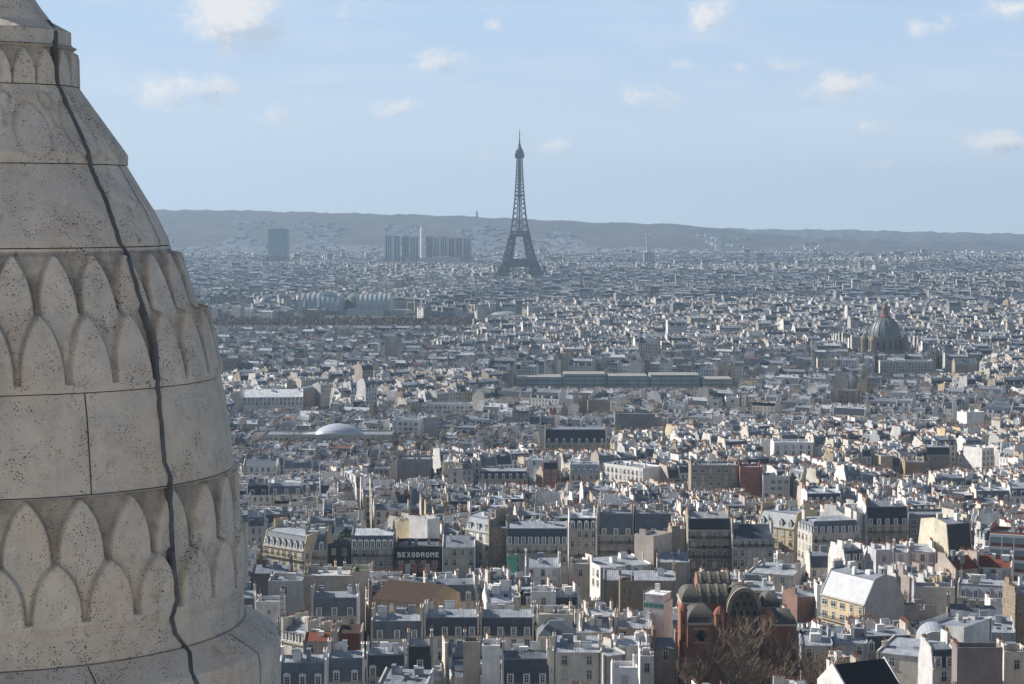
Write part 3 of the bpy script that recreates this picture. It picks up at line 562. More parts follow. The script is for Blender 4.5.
# boulevard row
A('yellow corner block with long balcony and slate mansard, left wing of the boulevard row', 'R', 304, 551, 635, 19, 13, -42, M_, YEL, m=4.2, a=1.4, mc=S3, dorm=7, dk='point', rows=3, bay=2.5, balc=(0,), chim=(1,0), sides='R', vb=570, short='the yellow corner block')
FR('narrow end pavilion with slate roof, joined to the yellow corner block', 305, 327, 550, 638, 11, M_, (.46,.40,.30), m=4.4, a=1.3, mc=S3, dorm=2, dk='point', rows=3, balc=(0,), chim=(1,1), vb=572)
FR('dark glass roofed building with plants on its terrace, left part of the boulevard row', 328, 350, 546, 642, 12, 'shed', (.10,.10,.11), r=4.2, rc=(.06,.08,.10), rows=1, bay=3, chim=(0,0), vb=572)
FR('grey stone building with white zinc top and six mansard dormers, left of the black signboard', 351, 394, 548, 636, 13, M_, (.33,.32,.31), m=3.6, a=1.2, r=1.6, mc=S3, rc=ZW, dorm=7, dk='arch', rows=3, balc=(0,), chim=(1,1), vb=575, short='the white topped stone building')
SX = FR('dark red fronted theatre carrying a wide black signboard with white capitals', 395, 441, 549, 634, 15, 'flat', (.11,.085,.085), rows=2, bay=3.5, rc=Z3, clutter=3, vb=576, name='theatre', short='the black signboard')
FR('beige office house with ribbed grey roof and grouped windows, right of the black signboard', 442, 475, 547, 632, 13, 'gable', (.44,.40,.34), r=2.6, rc=Z2, rows=2, bay=2.3, party=(1,1), pc=WHITE, chim=(0,0), vb=570, short='the beige office house')
for i, (px_, yy, nm, cc) in enumerate([(418, 522, 'tall pale party wall panel, left of the three lit ones behind the black signboard', CREAM), (427, 525, 'tall yellow party wall panel, middle of the three lit ones behind the black signboard', YEL), (440, 520, 'tall white stepped party wall, right of the three lit ones behind the black signboard', WHITE)]):
    A(nm, 'R', px_, yy, 665-i*5, 6, 8, 50, 'flat', cc, rows=0, rc=Z2, vb=548, name='house')
A('tall white corner house with sunlit front and shuttered windows, centre of the boulevard', 'R', 490, 533, 640, 12, 13, -48, M_, WHITE, pc=TAN, m=4.0, a=1.4, mc=Z2, dorm=3, rows=4, bay=3, chim=(1,1), vb=560, wk=('rail','tall'), short='the tall white corner house')
A('brown rubble party wall building, right of the tall white corner house', 'L', 489, 528, 638, 6, 9, 6, 'shed', TAN, r=.8, mats=('rubble','rubble','zinc','slate'), rows=0, vb=560)
FR('slate mansard building with long dark balcony and white zinc top, centre boulevard row', 506, 568, 544, 634, 13, M_, (.38,.35,.31), m=4.6, a=1.2, r=1.5, mc=S1, rc=Z1, dorm=9, rows=3, bay=2.2, balc=(0,), chim=(1,0), vb=562, short='the long balcony building')
FR('green awning kiosk hall between the rubble wall and the long balcony building', 507, 517, 563, 615, 4, 'flat', (.10,.36,.30), rows=0, rc=Z2, vb=572, name='kiosk', mats=('teal_cloth','teal_cloth','zinc','slate'))
FR('grey stone building with bare upper storeys and four slate dormers, tallest in the boulevard row', 569, 597, 529, 640, 13, M_, (.42,.39,.34), pc=WHITE, m=3.2, a=.9, r=1.0, mc=S2, rc=ZW, dorm=4, dk='point', rows=5, bay=2.1, balc=(2,), chim=(2,2), vb=590, short='the tallest stone building')
FR('building with high blue slate mansard and broad windows, right of the tallest stone building', 598, 634, 535, 645, 13, M_, (.37,.34,.30), m=6.4, a=2.2, r=.6, mc=S3, rc=Z2, dorm=3, rows=3, bay=2.4, balc=(0,1), chim=(1,2), vb=560)
FR('building with high blue slate mansard and plain windows, left of the lit chimney wall', 635, 672, 535, 648, 13, M_, (.37,.34,.30), m=6.4, a=2.2, r=.6, mc=S3, rc=Z2, dorm=3, rows=3, bay=2.4, balc=(0,1), chim=(1,1), vb=560)
A('tan chimney wall sunlit on its left side in front of the boulevard row', 'R', 672, 535, 622, 10, 7, 52, 'flat', PINK, rows=0, rc=Z2, chim=(1,0), vb=555, short='the lit chimney wall')
A('brown plastered back of a house beside the lit chimney wall', 'L', 672, 532, 624, 4, 6, 8, 'flat', TAN, rows=0, rc=Z2, vb=575, name='house')
FR('brown stone building with three balcony floors and slate roof, right of the lit chimney wall', 688, 731, 530, 640, 13, M_, (.33,.29,.24), m=3.4, a=1.2, r=1.6, mc=S2, rc=(.36,.36,.35), dorm=0, rows=4, bay=3.0, balc=(0,1,2), chim=(1,2), vb=572, wk=('rail',), short='the three balcony building')
FR('pale grey building with plain slate slope and thin ledge, right of the three balcony building', 732, 774, 538, 636, 13, 'gable', (.42,.41,.40), r=3.4, rc=S1, rows=4, bay=2.1, balc=(0,), chim=(1,2), vb=575, short='the plain slate sloped building')
A('yellow stone building with narrow sunlit front and grey mansard, right boulevard row', 'R', 794, 529, 668, 15, 14, -45, M_, YEL, m=4.6, a=2.0, mc=Z2, rc=Z2, dorm=4, dk='point', rows=4, bay=3, sides='R', chim=(1,1), vb=556, short='the narrow yellow building')
A('large cream corner building with pale mansard and continuous iron balcony', 'L', 812, 534, 645, 16.5, 12, 14, 'hip', (.60,.57,.51), m=3.8, a=1.2, r=.8, mc=S3, rc=Z1, dorm=7, rows=5, bay=2.5, balc=(0,), sides='L', chim=(1,2), vb=570, short='the large cream corner building')
FR('tan stone building with tall black mansard of two dormer rows, right of centre', 866, 909, 525, 690, 14, M_, (.36,.29,.20), pc=WHITE, m=6.0, a=1.2, r=1.4, mc=S2, rc=Z2, dorm=5, rows=3, bay=2.8, balc=(0,), chim=(2,2), vb=546, yaw=4, short='the tall black mansard')
A('huge blank white gable wall, left of the tall black mansard', 'R', 866, 512, 694, 13, 10, 50, 'gable', WHITE, r=2.0, rc=Z2, rows=0, chim=(1,1), vb=526, name='house')
FR('grey concrete office with banded windows, left of the blank lit gable', 910, 968, 517, 700, 13, 'flat', (.28,.27,.27), rows=3, bay=2.4, rc=Z2, clutter=3, vb=546, wk=('wide',), name='office_building', short='the grey concrete office')
A('slate building of two steep floors with a huge bare sunlit gable on its left', 'L', 949, 559, 605, 9, 15, 27, M_, CREAM, pc=(.72,.66,.52), m=10.0, a=1.6, r=1.0, mc=S2, rc=Z2, dorm=3, rows=2, bay=3, chim=(0,2), vb=576, short='the bare sunlit gable')
A('modern block of white concrete frames and brick panels, at the right edge', 'L', 990, 534, 588, 24, 10, -22, 'flat', (.34,.14,.09), rows=0, rc=Z1, vb=570, clutter=3, name='office_building', mats=('brick','brick','zinc','slate'), short='the brick and concrete block')
A('low house with red tiled roofs and white chimneys, left of the two', 'L', 955, 570, 566, 9, 8, 30, 'gable', PINK, r=3.0, rows=1, mats=('plaster','plaster','red_tile','slate'), chim=(1,2), vb=578, name='house')
A('low house with red tiled roofs and white chimneys, right of the two', 'L', 975, 566, 572, 10, 8, -18, 'gable', WHITE, r=2.6, rows=1, mats=('plaster','plaster','red_tile','slate'), chim=(2,1), vb=578, name='house', short='the red tiled houses')
A('slate dormered wing in front of the large cream corner building', 'L', 810, 568, 618, 16, 8, 4, M_, CREAM, m=3.4, a=1.2, mc=S1, rc=Z2, dorm=0, rows=1, chim=(0,0), vb=576, name='house')
A('courtyard house with slate mansard and lit cream stacks, below the corner building', 'L', 845, 562, 606, 7, 9, 25, M_, WHITE, m=3.2, a=1.0, mc=S1, rc=Z2, dorm=3, rows=2, chim=(2,2), vb=576)
FR('white courtyard house with shaded front and four windows, below the tall black mansard', 909, 936, 552, 605, 9, 'shed', WHITE, r=1.0, rc=Z1, rows=3, bay=2.6, chim=(1,1), vb=572, clutter=2, short='the white courtyard house')
A('rounded pale stair tower house in the courtyard below the tall black mansard', 'L', 876, 553, 602, 5, 8, 10, 'flat', (.50,.49,.52), rows=2, bay=4, rc=Z1, vb=580)
A('white courtyard house with low zinc roof, between stair tower and shaded front', 'L', 893, 552, 603, 4.5, 8, -10, 'shed', WHITE, r=1, rows=3, bay=2.4, rc=Z1, vb=576)
# in front of the boulevard row
FR('striped zinc roof hall over a dark opening, beside the turret below the yellow corner block', 251, 290, 573, 575, 9, 'gable', (.16,.15,.15), r=1.6, rc=Z2, rows=0, chim=(0,1), vb=580, name='hall')
FR('green planted flat roof on a low hall, below the white topped stone building', 342, 371, 573, 590, 9, 'flat', CREAM, rows=0, mats=('plaster','plaster','leaf','slate'), vb=580, name='hall')
FR('low white two storey house with zinc roof, below the long balcony building', 525, 561, 567, 600, 9, 'gable', WHITE, r=2.0, rc=Z1, rows=2, bay=3, chim=(1,2), vb=580, short='the low white house')
FR('small beige house with one boarded opening, below the tallest stone building', 571, 590, 567, 598, 8, 'flat', BEIGE, rows=1, bay=5, rc=Z1, vb=582, name='house')
A('white walled house with broad zinc roof, below the high blue mansards', 'L', 600, 568, 606, 17, 12, 24, 'shed', WHITE, r=1.0, rc=Z1, rows=2, bay=3, sides='L', chim=(1,1), vb=584, clutter=2)
FR('grey beige block with a roof garden of antennas, below the lit chimney wall', 657, 690, 562, 610, 9, 'shed', (.40,.36,.34), r=1.5, rc=Z1, rows=1, bay=6, chim=(1,0), clutter=5, vb=582)
A('cream low pavilion with terraced zinc roofs, below the narrow yellow building', 'L', 748, 572, 598, 14, 12, -24, 'shed', CREAM, r=1.2, rc=Z1, rows=2, bay=5, chim=(1,1), clutter=4, vb=590)
FR('cream house with wide zinc sheet roof, upper right of the church', 742, 775, 590, 560, 11, 'gable', CREAM, r=1.6, rc=Z1, rows=1, bay=5, chim=(1,1), vb=605)
A('reddish side walled house beside the white annex, right of the church', 'L', 797, 597, 540, 7, 8, 20, 'gable', (.24,.15,.12), r=1.4, rc=Z1, rows=0, chim=(1,0), vb=612)
FR('slim white annex with two windows, left of the long cream building', 817, 824, 588, 538, 6, 'flat', WHITE, rows=3, bay=4, rc=Z1, wk=('small',), vb=620, name='house')
# middle distance, y 400 to 500 in the photograph
def MID(label, xL, xR, py, Y, d, roof, wc, **o):
    o.setdefault('pots', 'box'); o.setdefault('chim', (1, 1)); return FR(label, xL, xR, py, Y, d, roof, wc, **o)
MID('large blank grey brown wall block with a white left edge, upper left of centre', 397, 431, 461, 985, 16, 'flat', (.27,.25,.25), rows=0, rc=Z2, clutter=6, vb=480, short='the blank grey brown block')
MID('pale stair block with stepped white walls beside the blank grey brown block', 448, 462, 470, 960, 10, 'flat', CREAM, rows=2, bay=5, rc=Z2, clutter=2, vb=486)
A('white modern house with long sunlit front of small windows, right of centre', 'R', 643, 470, 985, 28, 14, -48, 'flat', WHITE, rows=3, bay=2.6, rc=Z2, clutter=5, vb=484, chim=(0,0), short='the sunlit white modern house')
MID('beige concrete office block with pairs of dark windows, right of centre', 691, 738, 467, 960, 15, 'flat', (.33,.29,.24), rows=3, bay=3.4, rc=Z2, clutter=5, vb=492, name='office_building', wk=('wide',), short='the beige concrete office')
MID('reddish brown blank wall house, right of the beige concrete office', 740, 762, 469, 955, 12, 'flat', (.25,.12,.095), rows=0, rc=Z2, vb=494, mats=('brick','brick','zinc','slate'))
MID('white banded modern block, right of the reddish brown wall', 763, 790, 478, 950, 12, 'flat', PALE, rows=3, bay=2.5, rc=Z2, vb=500, clutter=3, wk=('wide',))
MID('palace like building with great black mansard and round stone dormers, centre', 545, 606, 443, 1180, 16, M_, (.42,.38,.30), m=7.5, a=2.4, mc=S2, rc=Z2, dorm=8, dk='arch', rows=2, bay=3, chim=(2,2), vb=452, short='the black mansard palace')
MID('white end wall house, left of the brick chimney house in the centre', 528, 553, 460, 1040, 10, 'shed', WHITE, r=.8, rows=1, bay=6, rc=Z1, vb=470, yaw=-25)
MID('red brick house with tall brick stack, centre', 543, 558, 469, 1000, 9, M_, (.3,.12,.08), m=3, mc=S2, rows=2, mats=('brick','brick','zinc','slate'), vb=488)
MID('pale mansard house with round dormers, bright cream, left of the sunlit white modern house', 570, 600, 474, 1005, 12, M_, CREAM, m=4.4, a=1.6, mc=Z1, dorm=5, dk='arch', rows=1, vb=484)
MID('long cream stone house with a row of arched dormers, left of the brick stack', 479, 528, 479, 1010, 13, M_, (.50,.46,.38), m=3.6, a=1.2, mc=S1, dorm=7, dk='arch', rows=2, bay=2.6, chim=(1,2), vb=486)
MID('long flat roofed market hall with cream side wall, under the swollen metal roof', 262, 392, 436, 1180, 24, 'flat', (.46,.43,.38), rows=1, bay=3, rc=Z2, chim=(0,0), vb=441, name='hall', wk=('wide',), short='the flat roofed hall')
MID('white office with a grid of dark windows and sloping side wall, left of centre', 392, 419, 421, 1260, 14, 'flat', WHITE, rows=3, bay=3, rc=Z2, vb=436, wk=('wide',), name='office_building', yaw=-8)
MID('long white banded block beyond the white grid office', 421, 473, 405, 1480, 14, 'flat', WHITE, rows=2, bay=3, rc=Z2, clutter=4, vb=414, wk=('wide',), name='office_building')
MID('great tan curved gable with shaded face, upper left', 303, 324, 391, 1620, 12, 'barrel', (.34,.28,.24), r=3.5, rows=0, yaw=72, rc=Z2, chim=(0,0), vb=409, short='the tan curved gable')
MID('building with long bright white tent shaped roof, left of the tan curved gable', 243, 303, 397, 1560, 22, 'gable', WHITE, r=5.0, rc=(.78,.79,.80), rows=2, bay=3, chim=(0,0), vb=410, yaw=6, name='hall')
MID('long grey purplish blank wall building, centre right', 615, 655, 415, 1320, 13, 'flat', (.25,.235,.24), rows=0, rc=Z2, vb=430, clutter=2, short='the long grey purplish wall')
MID('tan chimney block pair, left of the long grey wall building', 588, 609, 402, 1460, 10, 'flat', (.38,.33,.27), rows=0, rc=Z2, vb=414)
MID('white house front facing left, far right of the middle distance', 774, 813, 444, 1130, 16, 'flat', WHITE, rows=2, bay=4, rc=Z1, vb=458, clutter=4, short='the white fronted block')
A('white modern tower house with pyramid shaped lit left gable, far right', 'L', 982, 450, 1110, 9, 14, 32, 'flat', WHITE, rows=5, bay=3, rc=Z1, vb=470, clutter=3, chim=(0,0), short='the white modern tower house')
MID('brown ochre gabled house, right of middle distance', 905, 925, 462, 1070, 12, 'shed', (.33,.25,.17), r=1, rows=0, rc=Z2, vb=478)
MID('cream gabled house with reddish side, left of the brown ochre house', 880, 893, 456, 1080, 12, 'shed', (.62,.52,.38), r=1, rows=0, rc=Z2, vb=470, yaw=24)
MID('tan stone tenement pair with slate between, right middle distance', 926, 950, 455, 1100, 12, M_, TAN, m=4, mc=S2, rows=1, vb=470)
A('broad wedge shaped pale tower with a glazed strip, right of centre', 'L', 838, 391, 1660, 15, 14, -14, 'flat', (.50,.46,.40), rows=4, bay=4, rc=Z1, vb=405, chim=(0,0), short='the pale wedge tower')
MID('white house with a single square window, upper centre right', 726, 739, 399, 1500, 10, 'flat', WHITE, rows=1, bay=9, rc=Z1, vb=408, wk=('wide',))
MID('broad white gable in sunlight, upper right middle distance', 966, 985, 412, 1380, 12, 'shed', WHITE, r=-1, rows=0, rc=Z1, vb=428, yaw=20)
MID('grey slate shed with long flank, under the church dome at right', 955, 977, 364, 1980, 14, 'gable', (.34,.30,.25), r=5, rc=S3, rows=1, vb=374, chim=(0,0))
MID('white mansion with dark windows, below the great grey dome', 880, 933, 362, 1990, 16, 'flat', (.62,.60,.54), rows=4, bay=3, rc=Z1, vb=374, clutter=4)
MID('pale cream block with long window bands, left of the great grey dome', 818, 838, 360, 2010, 14, 'flat', (.66,.62,.52), rows=3, bay=3, rc=Z1, vb=368)
MID('white pointed roof studio, left of the blank grey brown block', 243, 277, 466, 1000, 13, 'gable', WHITE, r=2.6, rc=Z3, rows=2, bay=2.4, vb=476, chim=(0,0))
# long glass building far behind the centre
flat('worn_trim', (.22,.19,.15), .9, .2, .3, .8)
gp = thing('glass_building', (at(620, 390, 1790).x, 1790, gz(0, 1790)), 0, 'long low pale green glass building stretching across behind the centre', 'building')
def frame_grid(xa, xb, z0, z1, fl, sp, dep, gm, fm):
    g = G(); g.box(xa, xb, 0, dep, 0, z1, gm, top='gravel')
    f = G(); k = z0
    while k <= z1: f.box(xa-.2, xb+.2, -.5, -.003, k-.35, k+.35, fm, bottom=True); k += fl
    n = int((xb-xa)/sp)
    for i in range(n+1): f.box(xa+i*sp-.2, xa+i*sp+.2, -.4, -.004, 0, z1, fm)
    return g, f
for (xa, xb, yt, lab) in ((516, 562, 377, None), (563, 606, 374, None), (607, 648, 376, None), (650, 700, 375, None), (701, 733, 379, None)):
    X0, X1 = at(xa, 380, 1790).x-gp.location.x, at(xb, 380, 1790).x-gp.location.x; zt = at(620, yt, 1790).z-gp.location.z
    g, f = frame_grid(X0+.5, X1-.5, 1, zt, 3.6, 9, 30, 'pale_glass', 'worn_trim'); k = part('glazed_wing', g, gp); part('frame', f, k)
PROT.append((512, 736, 389, 1790)); LANDMARKS.append((620, 382, 'the long glass building'))
# ---------------------------------------------------------------- signboard of the theatre
def letters(txt):
    """block capitals from boxes, in a 0..1 high grid; every letter .8 wide"""
    S = {'S': [(0,0,.8,.2),(.6,.2,.8,.4),(0,.4,.8,.6),(0,.6,.2,.8),(0,.8,.8,1)], 'E': [(0,0,.22,1),(.22,0,.75,.2),(.22,.4,.65,.6),(.22,.8,.75,1)],
         'O': [(0,.22,.25,.78),(.59,.22,.84,.78),(.16,0,.68,.24),(.16,.76,.68,1)], 'D': [(0,0,.28,1),(.28,0,.62,.22),(.28,.78,.62,1),(.58,.18,.84,.82)],
         'R': [(0,0,.22,1),(.22,.8,.74,1),(.6,.55,.8,.85),(.22,.4,.72,.6),(.58,0,.8,.4)], 'M': [(0,0,.2,1),(.7,0,.9,1),(.2,.65,.36,.95),(.54,.65,.7,.95),(.36,.45,.54,.8)], 'X': []}
    out = []; x = 0
    for ch in txt:
        for r in S[ch]: out.append([(x+r[0], r[1]), (x+r[2], r[1]), (x+r[2], r[3]), (x+r[0], r[3])])
        if ch == 'X':
            out.append([(x, 0), (x+.26, 0), (x+.85, 1), (x+.59, 1)]); out.append([(x+.59, 0), (x+.85, 0), (x+.26, 1), (x, 1)])
        x += 1.08 if ch != 'M' else 1.16
    return out, x-.2
Lq, LW = letters('SEXODROME')
sroot = SX[0] if isinstance(SX, tuple) else SX
Yb = 634; s = Yb/F
fx0, fx1 = at(395.3, 549, Yb).x-sroot.location.x, at(440.7, 549, Yb).x-sroot.location.x
fy = -7.5; zt, zb_ = at(418, 549.5, Yb).z-sroot.location.z, at(418, 560, Yb).z-sroot.location.z
g = G(); g.box(fx0, fx1, fy-.5, fy-.004, zb_, zt+.9, 'cupboard_dark', bottom=True); sg = part('signboard', g, sroot)
g = G(); lh = 8.0*s*.62; lw = (fx1-fx0)*.92; kx = lw/LW; lx = fx0+(fx1-fx0)*.05; lz = (zb_+zt)/2-lh/2+.1
for q in Lq:
    P = [(lx+a*kx, fy-.62, lz+b_*lh) for a, b_ in q]; g.face(P, 'frame_white')
    for i in range(4):
        A_, B_ = P[i], P[(i+1) % 4]; g.face([B_, A_, (A_[0], fy-.505, A_[2]), (B_[0], fy-.505, B_[2])], 'frame_white')
part('lettering', g, sg)
g = G(); 
for i, c_ in enumerate(('brick', 'curtain', 'brick', 'pot', 'curtain', 'brick')):
    a = fx0+1+(fx1-fx0-2)*i/6; g.box(a, a+1.6, fy-.16, fy-.004, zb_-4.2, zb_-1.2, c_, bottom=True)
part('poster_panel', g, sroot)
# facade grid of the brick block on the right edge
br = NB_ALL[[o['label'] for o in NB_ALL].index('modern block of white concrete frames and brick panels, at the right edge')]
bh = at(990, 534, 588).z-br.location.z
for k in range(4):
    z = bh-.4-k*3.6; g = G(); g.box(-12.05, 12.05, -5.5, -5.004, z-.25, z+.6, 'frame_white', bottom=True); part('floor_band', g, br)
    if k < 3:
        g = G(); g.box(-11.9, 11.9, -5.2, -5.003, z-2.0, z-.26, 'pale_glass'); part('window_band', g, br)
for k in range(8):
    x = -12+k*3.42; g = G(); g.box(x-.15, x+.15, -5.55, -5.006, bh-12, bh-.66, 'frame_white'); part('concrete_post', g, br)
# swollen metal roof on the market hall
bx = at(332, 432, 1195); gb = G(); n = 40
def blob(px0, px1, pyt, pyb, Y):
    a, b_ = at(px0, pyb, Y), at(px1, pyb, Y); L_ = b_.x-a.x; hz = (pyb-pyt)*Y/F; wy = 11
    g = G(); nu, nv = 36, 12
    P = [[None]*(nv+1) for _ in range(nu+1)]
    for i in range(nu+1):
        t = i/nu; k = (math.sin(math.pi*min(1, max(0, (t-.30)/.70*.93+.07)))**.55 if t > .30 else 0)
        k = max(k*1.0, .10+.30*(t/.45) if t < .5 else 0); k = k if i < nu else .02
        for j in range(nv+1):
            p = math.pi*j/nv; P[i][j] = (a.x+L_*t, Y-wy*k**.7*math.cos(p), a.z+hz*k*math.sin(p)**.8)
    for i in range(nu):
        for j in range(nv): g.face([P[i][j], P[i+1][j], P[i+1][j+1], P[i][j+1]], 'steel_skin')
    return g
br_ = thing('metal_canopy', (0, 0, 0), 0, 'swollen grey metal roof shell lying on the flat roofed hall, upper left', 'roof shell')
part('shell', blob(298, 362, 423.5, 435, 1192), br_, smooth=True)
PROT.append((298, 362, 436, 1170))
# ---------------------------------------------------------------- lattice tower
def lattice(name, X, Y, z0, Ht, label, rot=0, thick=1.0):
    root = thing(name, (X, Y, z0), rot, label, 'tower'); S = Ht/324.0
    PW = [(0, 62.4), (20, 52.5), (40, 42.8), (57.6, 35.2), (75, 29.6), (95, 24.2), (115.7, 19.6), (135, 15.6), (160, 12.3), (190, 9.6), (220, 7.6), (250, 6.1), (276, 5.2)]
    LW_ = [(0, 25), (57.6, 16.5), (115.7, 11), (150, 9.5), (276, 6)]          # width of one leg
    hw = lambda z: lerp_tab(PW, z); lw = lambda z: lerp_tab(LW_, z)
    def bar(g, a, b_, r): g.tube([q*S for q in a], [q*S for q in b_], r*S, r*S, 4, 'far_iron', cap=False)
    for sx in (-1, 1):
        for sy in (-1, 1):
            g = G(); zs = [0, 9, 18, 28, 38, 48, 57.6, 68, 79, 91, 103, 115.7]
            def cor(z):
                o, i_ = hw(z), hw(z)-lw(z); return [(sx*o, sy*o, z), (sx*i_, sy*o, z), (sx*i_, sy*i_, z), (sx*o, sy*i_, z)]
            for za, zb in zip(zs, zs[1:]):
                P, Q = cor(za), cor(zb)
                for k in range(4):
                    j = (k+1) % 4; bar(g, P[k], Q[k], 1.5*thick); bar(g, P[k], Q[j], .85*thick); bar(g, P[j], Q[k], .85*thick); bar(g, Q[k], Q[j], .9*thick)
                    m1 = [(P[k][q]+P[j][q])/2 for q in range(3)]; m2 = [(Q[k][q]+Q[j][q])/2 for q in range(3)]
                    bar(g, m1, Q[k], .45*thick); bar(g, m1, Q[j], .45*thick)
            part('leg', g, root)
            g = G(); g.box(S*(sx*50-15), S*(sx*50+15), S*(sy*50-15), S*(sy*50+15), -2*S, 3*S, 'stone_trim'); part('footing', g, root)
    # upper shaft
    g = G(); z = 115.7; zs = [z]
    while z < 276: z = min(276, z+max(4.5, hw(z)*.85)); zs.append(z)
    for za, zb in zip(zs, zs[1:]):
        a, b_ = hw(za), hw(zb)
        P = [(-a,-a,za),(a,-a,za),(a,a,za),(-a,a,za)]; Q = [(-b_,-b_,zb),(b_,-b_,zb),(b_,b_,zb),(-b_,b_,zb)]
        for k in range(4):
            j = (k+1) % 4; bar(g, P[k], Q[k], 1.35*thick); bar(g, P[k], Q[j], .65*thick); bar(g, P[j], Q[k], .65*thick); bar(g, Q[k], Q[j], .6*thick)
            for t in (.33, .67):
                i0 = [P[k][q]+(P[j][q]-P[k][q])*t for q in range(3)]; i1 = [Q[k][q]+(Q[j][q]-Q[k][q])*t for q in range(3)]; bar(g, i0, i1, .6*thick)
    g.box(-1.6*S, 1.6*S, -1.6*S, 1.6*S, 116*S, 276*S, 'far_iron'); part('shaft', g, root)
    # arches between the legs
    for k in range(4):
        g = G(); n = 18; r0, r1 = 37.5, 41.5
        for i in range(n):
            p, q = math.pi*i/n, math.pi*(i+1)/n
            for r in (r0, r1): bar(g, (r*math.cos(p), 0, 3+r*.98*math.sin(p)), (r*math.cos(q), 0, 3+r*.98*math.sin(q)), 1.0)
            bar(g, (r0*math.cos(p), 0, 3+r0*.98*math.sin(p)), (r1*math.cos(q), 0, 3+r1*.98*math.sin(q)), .6)
            zz = 3+r1*.98*math.sin(p)
            bar(g, (r1*math.cos(p), 0, zz), (r1*math.cos(p), 0, 50), .45)
        part('arch', g, root, loc=[(0,-52*S,0),(52*S,0,0),(0,52*S,0),(-52*S,0,0)][k], rz=k*math.pi/2)
    def deck(z, o, h, nm, hole=.55):
        g = G(); i_ = o*hole
        for (x0, x1, y0, y1) in ((-o, o, -o, -i_), (-o, o, i_, o), (-o, -i_, -i_, i_), (i_, o, -i_, i_)): g.box(x0*S, x1*S, y0*S, y1*S, z*S, (z+h)*S, 'far_iron', bottom=True)
        g.box(-(o+1.2)*S, (o+1.2)*S, -(o+1.2)*S, -(o+.3)*S, (z+h*.55)*S, (z+h*.7)*S, 'far_iron', bottom=True)
        part(nm, g, root)
    deck(47.5, 36.5, 11, 'first_platform'); deck(59.5, 31, 4, 'gallery', .7); deck(110, 21, 6.5, 'second_platform', .3); deck(118, 17.5, 4, 'gallery', .3)
    g = G(); g.box(-9.5*S, 9.5*S, -9.5*S, 9.5*S, 193*S, 197*S, 'far_iron', bottom=True); part('intermediate_platform', g, root)
    g = G(); g.box(-9.4*S, 9.4*S, -9.4*S, 9.4*S, 273*S, 283*S, 'far_iron', bottom=True); g.box(-7.6*S, 7.6*S, -7.6*S, 7.6*S, 283*S, 289*S, 'far_iron')
    g.rev([(6.6*S, 289*S), (5.0*S, 293*S), (3.2*S, 297*S), (2.6*S, 302*S)], 12, 'far_iron'); part('top_cabin', g, root)
    g = G(); g.rev([(1.7*S, 300*S), (1.3*S, 310*S), (.7*S, 318*S), (.45*S, 333*S)], 6, 'far_iron'); g.box(-1.6*S, 1.6*S, -.4*S, .4*S, 322*S, 324*S, 'far_iron', bottom=True); part('antenna', g, root)
    return root
ety = 4330; P = at(519.5, 289.5, ety); lattice('lattice_tower', P.x, ety, P.z, 327, 'tall dark iron lattice tower with arched feet standing alone against the sky', R(3))
P = at(477, 216, 9000); t = thing('hilltop_mast', (P.x, 9000, gz(P.x, 9000)-2), 0, 'tiny slender mast standing on the distant wooded ridge', 'mast')
g = G(); h = at(477, 209.3, 9000).z-t.location.z; g.tube((0,0,0), (0,0,h*.62), 5, 3.4, 8, 'far_iron'); g.box(-5.5, 5.5, -5.5, 5.5, h*.60, h*.68, 'far_iron', bottom=True); g.tube((0,0,h*.68), (0,0,h), 1.8, .9, 6, 'far_iron'); part('shaft', g, t)
# ---------------------------------------------------------------- far tower blocks
flat('tower_pale', (.46,.45,.43), .8, .3, .1, .02); flat('tower_dark', (.10,.11,.13), .5, .5, .15, .02); flat('tower_tan', (.33,.27,.22), .8, .3, .1, .02)
def block(label, xL, xR, yt, Y, d, m, yaw=0, cat='tower block', bands=True, group=None, ytb=None):
    P0 = at((xL+xR)/2, yt, Y); w = (xR-xL)*Y/F; zb = gz(P0.x, Y)-2; H = P0.z-zb; root = thing('tower_block', (P0.x, Y+d/2, zb), R(yaw), label, cat, group)
    g = G(); g.box(-w/2, w/2, -d/2, d/2, 0, H, m, top='gravel'); part('wall', g, root)
    if bands:
        n = max(2, int(w/6))
        for k in range(n):
            x = -w/2+w*(k+.5)/n; g = G(); g.box(x-w/n*.22, x+w/n*.22, -d/2-.4, -d/2-.003, 4, H-3, 'tower_dark' if m != 'tower_dark' else 'pale_glass'); part('window_strip', g, root)
    g = G(); g.box(-w*.2, w*.22, -d*.2, d*.2, H, H+4, 'tower_pale'); part('roof_plant', g, root)
    PROT.append((xL-1, xR+1, 262, Y)); return root
rows = [(385.5, 392.5, 235, 5900, 'tower_pale', 'palest slab tower at the left end of the tower cluster'), (393, 399, 236, 5960, 'tower_dark', 'dark narrow tower, second from the left in the tower cluster'),
        (402.5, 409, 236, 6050, 'tower_tan', 'brownish tower with pale sides, third from the left in the tower cluster'), (411, 418.5, 237, 5900, 'tower_pale', 'pale grey striped tower just left of the tall white chimney'),
        (426.5, 433, 236.5, 5950, 'tower_tan', 'tan tower just right of the tall white chimney'), (434.5, 439.5, 237, 5880, 'tower_pale', 'pale narrow tower, second right of the tall white chimney'),
        (441, 447.5, 236.5, 6000, 'tower_pale', 'grey ribbed tower, third right of the tall white chimney'), (449, 455, 238, 5900, 'tower_tan', 'brownish tower, third from the right end of the tower cluster'),
        (456.5, 462.5, 238, 6050, 'tower_tan', 'shaded tower, second from the right end of the tower cluster'), (464, 471, 238, 5920, 'tower_pale', 'broad grey tower at the right end of the tower cluster')]
for (a, b_, c, Y, m, lab) in rows: block(lab, a, b_, c, Y, 24, m, yaw=-8, group='towers of the riverside cluster')
